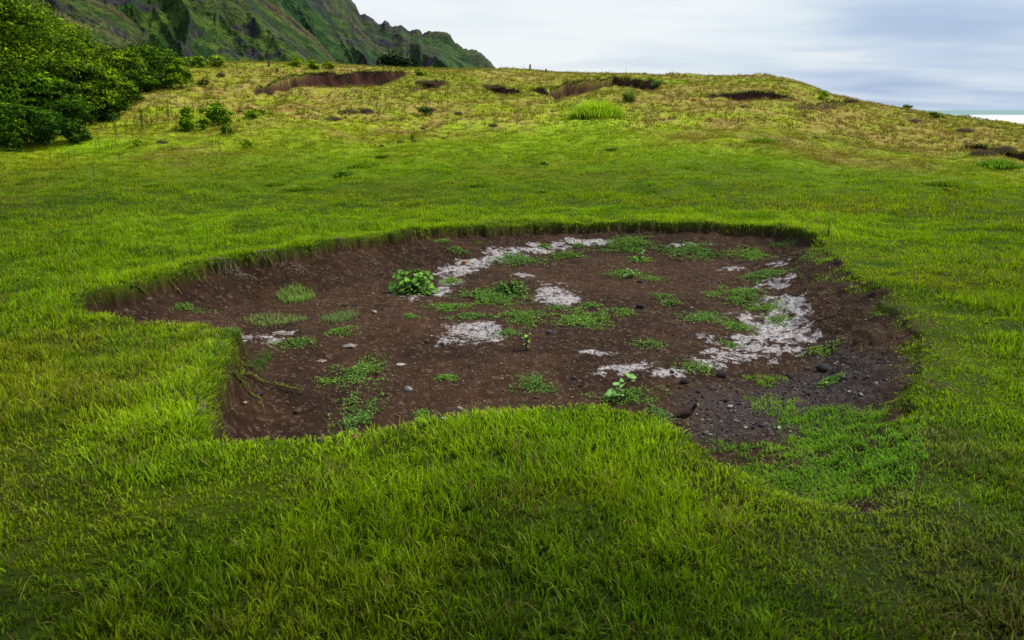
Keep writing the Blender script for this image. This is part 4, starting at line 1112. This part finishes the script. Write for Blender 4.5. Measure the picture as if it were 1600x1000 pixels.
# ------------------------------------------------------------------ mountains
def mountain(crest, Rc0, Rf, seed, label, cols, flute=1.0, back=1.3, spur=None, nu=900, nv=230, da=.0):
    ca, ce = [], []
    for px, py in crest:
        a, e = ray(px, py); ca.append(a); ce.append(e)
    a = np.linspace(ca[0], ca[-1], nu); e = np.interp(a, ca, ce)
    # soften the polyline, then break it up
    ker = np.hanning(9); ker /= ker.sum(); e = np.convolve(np.pad(e, 4, 'edge'), ker, 'valid')
    e_n = (fbm(a * 90, a * 0, seed, 4) - .5) * .008 + (fbm(a * 400, a * 0, seed + 1, 3) - .5) * .0022
    T = np.concatenate([np.linspace(0, 1, nv), 1 + np.linspace(.02, 1, 24)])
    A_, T_ = np.meshgrid(a, T, indexing='ij'); E = e[:, None]
    tt = np.clip(T_, 0, 1)
    R_ = Rf + (Rc0 - Rf) * tt + np.clip(T_ - 1, 0, None) * (Rc0 * (back - 1))
    Hc = CAMH + Rc0 * E
    warp = (fbm(A_ * 14, T_ * 1.5, seed + 3, 3) - .5)
    fl = ridged(A_ * 7 * flute + warp * .9 + 1.1 * T_, T_ * .9, seed + 5, 3)
    fl2 = ridged(A_ * 20 * flute + warp * 2 + 2.2 * T_, T_ * 7.0, seed + 6, 4)
    prof = tt ** 1.25
    env = np.sin(PI * np.clip(tt, 0, 1)) ** .8
    Hm = np.maximum(Hc, 4)
    z = Hc * prof + env * Hm * ((fl - .66) * .60 + (fl2 - .6) * .035 + (fbm(A_ * 110, T_ * 34, seed + 7, 4) - .5) * .04)
    st = np.sin(T_ * 34 + fbm(A_ * 22, T_ * 3, seed + 9, 3) * 9)
    z = z + env * Hm * .012 * st * ss(.45, .6, fbm(A_ * 18, T_ * 4, seed + 11, 3))
    z = z + (e_n[:, None] * Rc0) * ss(.86, 1.0, T_)
    z = np.where(T_ > 1, (Hc + e_n[:, None] * Rc0) * (1 - np.clip(T_ - 1, 0, 1) ** 1.2 * 1.1), z)
    z = np.maximum(z, -12)
    X = R_ * np.sin(A_); Y = R_ * np.cos(A_)
    # slope of the face for rock against green
    gr = np.gradient(z, axis=1) / (np.gradient(R_, axis=1) + 1e-6)
    ga = np.gradient(z, axis=0) / (np.gradient(A_, axis=0) * R_ + 1e-6)
    sl = np.hypot(gr, ga); q = sl / (np.percentile(sl, 85) + 1e-6)
    rk = ss(.50, .66, fbm(A_ * 34 + T_ * 3, T_ * 30, seed + 13, 4) + (q - .8) * .16) * ss(.36, .58, fbm(A_ * 9, T_ * 5, seed + 14, 2))
    bands = ss(.60, .70, fbm(A_ * 12, T_ * 26 + A_ * 5, seed + 15, 3)) * ss(.3, .6, fbm(A_ * 30, T_ * 26, seed + 17, 3))
    rk = np.clip(np.maximum(rk * .9, bands * .95), 0, 1)
    g1, g2, rock, brown = [np.array(c) for c in cols]
    c = mixc(np.broadcast_to(g1, X.shape + (3,)), g2, ss(.35, .65, fbm(A_ * 40, T_ * 26, seed + 19, 4)))
    c = mixc(c, brown, np.maximum(ss(.55, .75, fl) * .5 * ss(.3, .8, tt), ss(.90, .99, tt) * .7))  # along the crest the brown is a lit edge painted in
    c = mixc(c, rock, rk)
    c = c * (.4 + 1.2 * fbm(A_ * 260, T_ * 90, seed + 21, 3))[..., None]
    Vv = np.stack([X, Y, z], -1).reshape(-1, 3)
    me = make_mesh('mountain', Vv, [grid_faces(nu, len(T))[:, ::-1]], c.reshape(-1, 3), True, [M_ROCKY])
    link('mountain', me, kind='structure', label=label)
MC = ((.016, .044, .007), (.050, .090, .010), (.026, .022, .030), (.090, .070, .028))
mountain([(-900,-260),(-500,-220),(-200,-90),(0,-28),(60,6),(130,36),(200,62),(280,92),(330,108),(380,125)], 330, 150, 11, 'nearest dark green ridge falling behind the wood', MC, 1.4, 1.2)
mountain([(-900,-420),(-300,-380),(0,-300),(200,-180),(330,-75),(395,-22),(430,8),(470,40),(500,68),(518,88),(532,104),(560,125)], 720, 330, 23, 'middle ridge with gullies and dark rock faces ending in a spur', MC, 1.1)
mountain([(-900,-300),(-300,-160),(60,-50),(120,-14),(165,2),(200,22),(222,40),(240,50),(256,72),(275,84),(300,104),(325,122)], 500, 300, 61, 'dark rocky shoulder between the nearest ridge and the middle ridge', ((.016, .040, .007), (.05, .085, .012), (.026, .022, .030), (.09, .075, .035)), 1.8, 1.2)
MC2 = ((.014, .042, .013), (.040, .085, .018), (.032, .029, .040), (.070, .062, .038))  # bluer set: distance haze painted into the far ridges' colours
mountain([(150,-300),(400,-110),(480,-32),(505,-4),(528,18),(548,34),(562,40),(580,62),(604,78),(628,86),(650,102),(690,122)], 1000, 700, 83, 'rocky buttress ridge in front of the farthest mountain', MC2, 1.8, 1.2)
mountain([(0,-420),(250,-300),(400,-150),(480,-70),(530,-20),(547,-3),(556,9),(563,24),(575,26),(590,36),(603,34),(612,42),(628,38),(640,48),(655,42),(660,53),(672,50),(690,49),(704,56),(718,70),(733,78),(750,82),(762,90),(771,102),(778,110),(790,124)], 1300, 800, 37, 'farthest steep mountain ridge dropping to the right behind the crest', MC2, 1.6)

# ------------------------------------------------------------------ sea
m, nt, N, L = newmat('sea_water')
out = N.new('ShaderNodeOutputMaterial'); g = N.new('ShaderNodeNewGeometry')
ln = N.new('ShaderNodeVectorMath'); ln.operation = 'LENGTH'; L.new(g.outputs['Position'], ln.inputs[0])
nz = N.new('ShaderNodeTexNoise'); nz.inputs['Scale'].default_value = .012; nz.inputs['Detail'].default_value = 5; L.new(g.outputs['Position'], nz.inputs['Vector'])
sc_n = N.new('ShaderNodeMath'); sc_n.operation = 'MULTIPLY_ADD'; sc_n.inputs[1].default_value = 520; L.new(nz.outputs['Fac'], sc_n.inputs[0]); L.new(ln.outputs['Value'], sc_n.inputs[2])
mr = N.new('ShaderNodeMapRange'); mr.inputs['From Min'].default_value = 1350; mr.inputs['From Max'].default_value = 1800; L.new(sc_n.outputs[0], mr.inputs['Value'])
cr = N.new('ShaderNodeMix'); cr.data_type = 'RGBA'; cr.inputs[6].default_value = (.68, .70, .72, 1); cr.inputs[7].default_value = (.17, .28, .27, 1)
L.new(mr.outputs['Result'], cr.inputs[0])
b = N.new('ShaderNodeBsdfPrincipled'); b.inputs['Roughness'].default_value = .6; b.inputs['Specular IOR Level'].default_value = .15; L.new(cr.outputs[2], b.inputs['Base Color'])
n2 = N.new('ShaderNodeTexNoise'); n2.inputs['Scale'].default_value = .15; L.new(g.outputs['Position'], n2.inputs['Vector'])
bp = N.new('ShaderNodeBump'); bp.inputs['Distance'].default_value = .6; L.new(n2.outputs['Fac'], bp.inputs['Height']); L.new(bp.outputs[0], b.inputs['Normal'])
L.new(b.outputs[0], out.inputs['Surface'])
rs = np.concatenate([[250], np.geomspace(300, 30000, 30)]); an = np.linspace(-1.7, 1.7, 90)
A_, R_ = np.meshgrid(an, rs, indexing='ij')
V = np.stack([R_ * np.sin(A_), R_ * np.cos(A_), np.full(R_.shape, -5.0)], -1).reshape(-1, 3)
link('sea', make_mesh('sea', V, [grid_faces(len(an), len(rs))[:, ::-1]], None, True, [m]), kind='structure', label='strip of green sea with white surf at the right')

# ------------------------------------------------------------------ sky and sun
SUN_EL, SUN_AZ = math.radians(50), math.radians(72)      # azimuth measured from straight ahead to the right
w = bpy.data.worlds.new('World'); sc.world = w; w.use_nodes = True
nt = w.node_tree; N = nt.nodes; L = nt.links; N.clear()
out = N.new('ShaderNodeOutputWorld'); bg = N.new('ShaderNodeBackground'); bg.inputs['Strength'].default_value = .1
sky = N.new('ShaderNodeTexSky'); sky.sky_type = 'NISHITA'; sky.sun_disc = False; sky.sun_elevation = SUN_EL; sky.sun_rotation = SUN_AZ
sky.air_density = 1.0; sky.dust_density = 2.0
tc = N.new('ShaderNodeTexCoord')
sep = N.new('ShaderNodeSeparateXYZ'); L.new(tc.outputs['Generated'], sep.inputs[0])
# clouds lie on a layer overhead: direction divided by its height
zz = N.new('ShaderNodeMath'); zz.operation = 'MAXIMUM'; zz.inputs[1].default_value = 0.0; L.new(sep.outputs['Z'], zz.inputs[0])
za = N.new('ShaderNodeMath'); za.operation = 'ADD'; za.inputs[1].default_value = .10; L.new(zz.outputs[0], za.inputs[0])
dv = N.new('ShaderNodeVectorMath'); dv.operation = 'DIVIDE'; L.new(tc.outputs['Generated'], dv.inputs[0])
cb = N.new('ShaderNodeCombineXYZ')
for i in range(3): L.new(za.outputs[0], cb.inputs[i])
L.new(cb.outputs[0], dv.inputs[1])
mp = N.new('ShaderNodeMapping'); mp.inputs['Scale'].default_value = (.75, 1.25, .0); mp.inputs['Rotation'].default_value = (0, 0, .30); L.new(dv.outputs[0], mp.inputs['Vector'])
c1 = N.new('ShaderNodeTexNoise'); c1.inputs['Scale'].default_value = .9; c1.inputs['Detail'].default_value = 7; c1.inputs['Roughness'].default_value = .52; c1.inputs['Distortion'].default_value = .35
L.new(mp.outputs[0], c1.inputs['Vector'])
# broad brightness towards the hidden sun
nm = N.new('ShaderNodeVectorMath'); nm.operation = 'DOT_PRODUCT'
bd = Vector((math.sin(-.02) * .93, math.cos(-.02) * .93, .33)).normalized(); nm.inputs[1].default_value = bd
L.new(tc.outputs['Generated'], nm.inputs[0])
gl = N.new('ShaderNodeMapRange'); gl.inputs['From Min'].default_value = .86; gl.inputs['From Max'].default_value = 1.0; L.new(nm.outputs['Value'], gl.inputs['Value'])
ad = N.new('ShaderNodeMath'); ad.operation = 'MULTIPLY_ADD'; ad.inputs[1].default_value = .62; L.new(gl.outputs[0], ad.inputs[0]); L.new(c1.outputs['Fac'], ad.inputs[2])
rp = N.new('ShaderNodeValToRGB'); rp.color_ramp.elements[0].position = .33; rp.color_ramp.elements[0].color = (4.3, 5.5, 7.5, 1)
rp.color_ramp.elements[1].position = .98; rp.color_ramp.elements[1].color = (9.1, 9.7, 9.9, 1)
e1 = rp.color_ramp.elements.new(.52); e1.color = (5.5, 6.7, 8.4, 1)
e2 = rp.color_ramp.elements.new(.75); e2.color = (7.5, 8.4, 9.1, 1)
L.new(ad.outputs[0], rp.inputs['Fac'])
mx = N.new('ShaderNodeMix'); mx.data_type = 'RGBA'; mx.inputs[0].default_value = .92
L.new(sky.outputs[0], mx.inputs[6]); L.new(rp.outputs[0], mx.inputs[7]); L.new(mx.outputs[2], bg.inputs['Color'])
L.new(bg.outputs[0], out.inputs['Surface'])
sl = bpy.data.lights.new('sun', 'SUN'); sl.energy = 4.6; sl.angle = math.radians(8); sl.color = (1.0, .94, .80)
so = bpy.data.objects.new('sun', sl); COL.objects.link(so)
d = Vector((math.sin(SUN_AZ) * math.cos(SUN_EL), math.cos(SUN_AZ) * math.cos(SUN_EL), math.sin(SUN_EL)))
so.rotation_euler = d.to_track_quat('Z', 'Y').to_euler()
so.location = d * 100

sc.view_settings.view_transform = 'Standard'; sc.view_settings.look = 'None'
sc.view_settings.exposure = 0; sc.view_settings.gamma = 1
sc.cycles.use_denoising = False
sc.cycles.max_bounces = 6; sc.cycles.diffuse_bounces = 3; sc.cycles.transmission_bounces = 3; sc.cycles.transparent_max_bounces = 4
sc.cycles.sample_clamp_indirect = 4
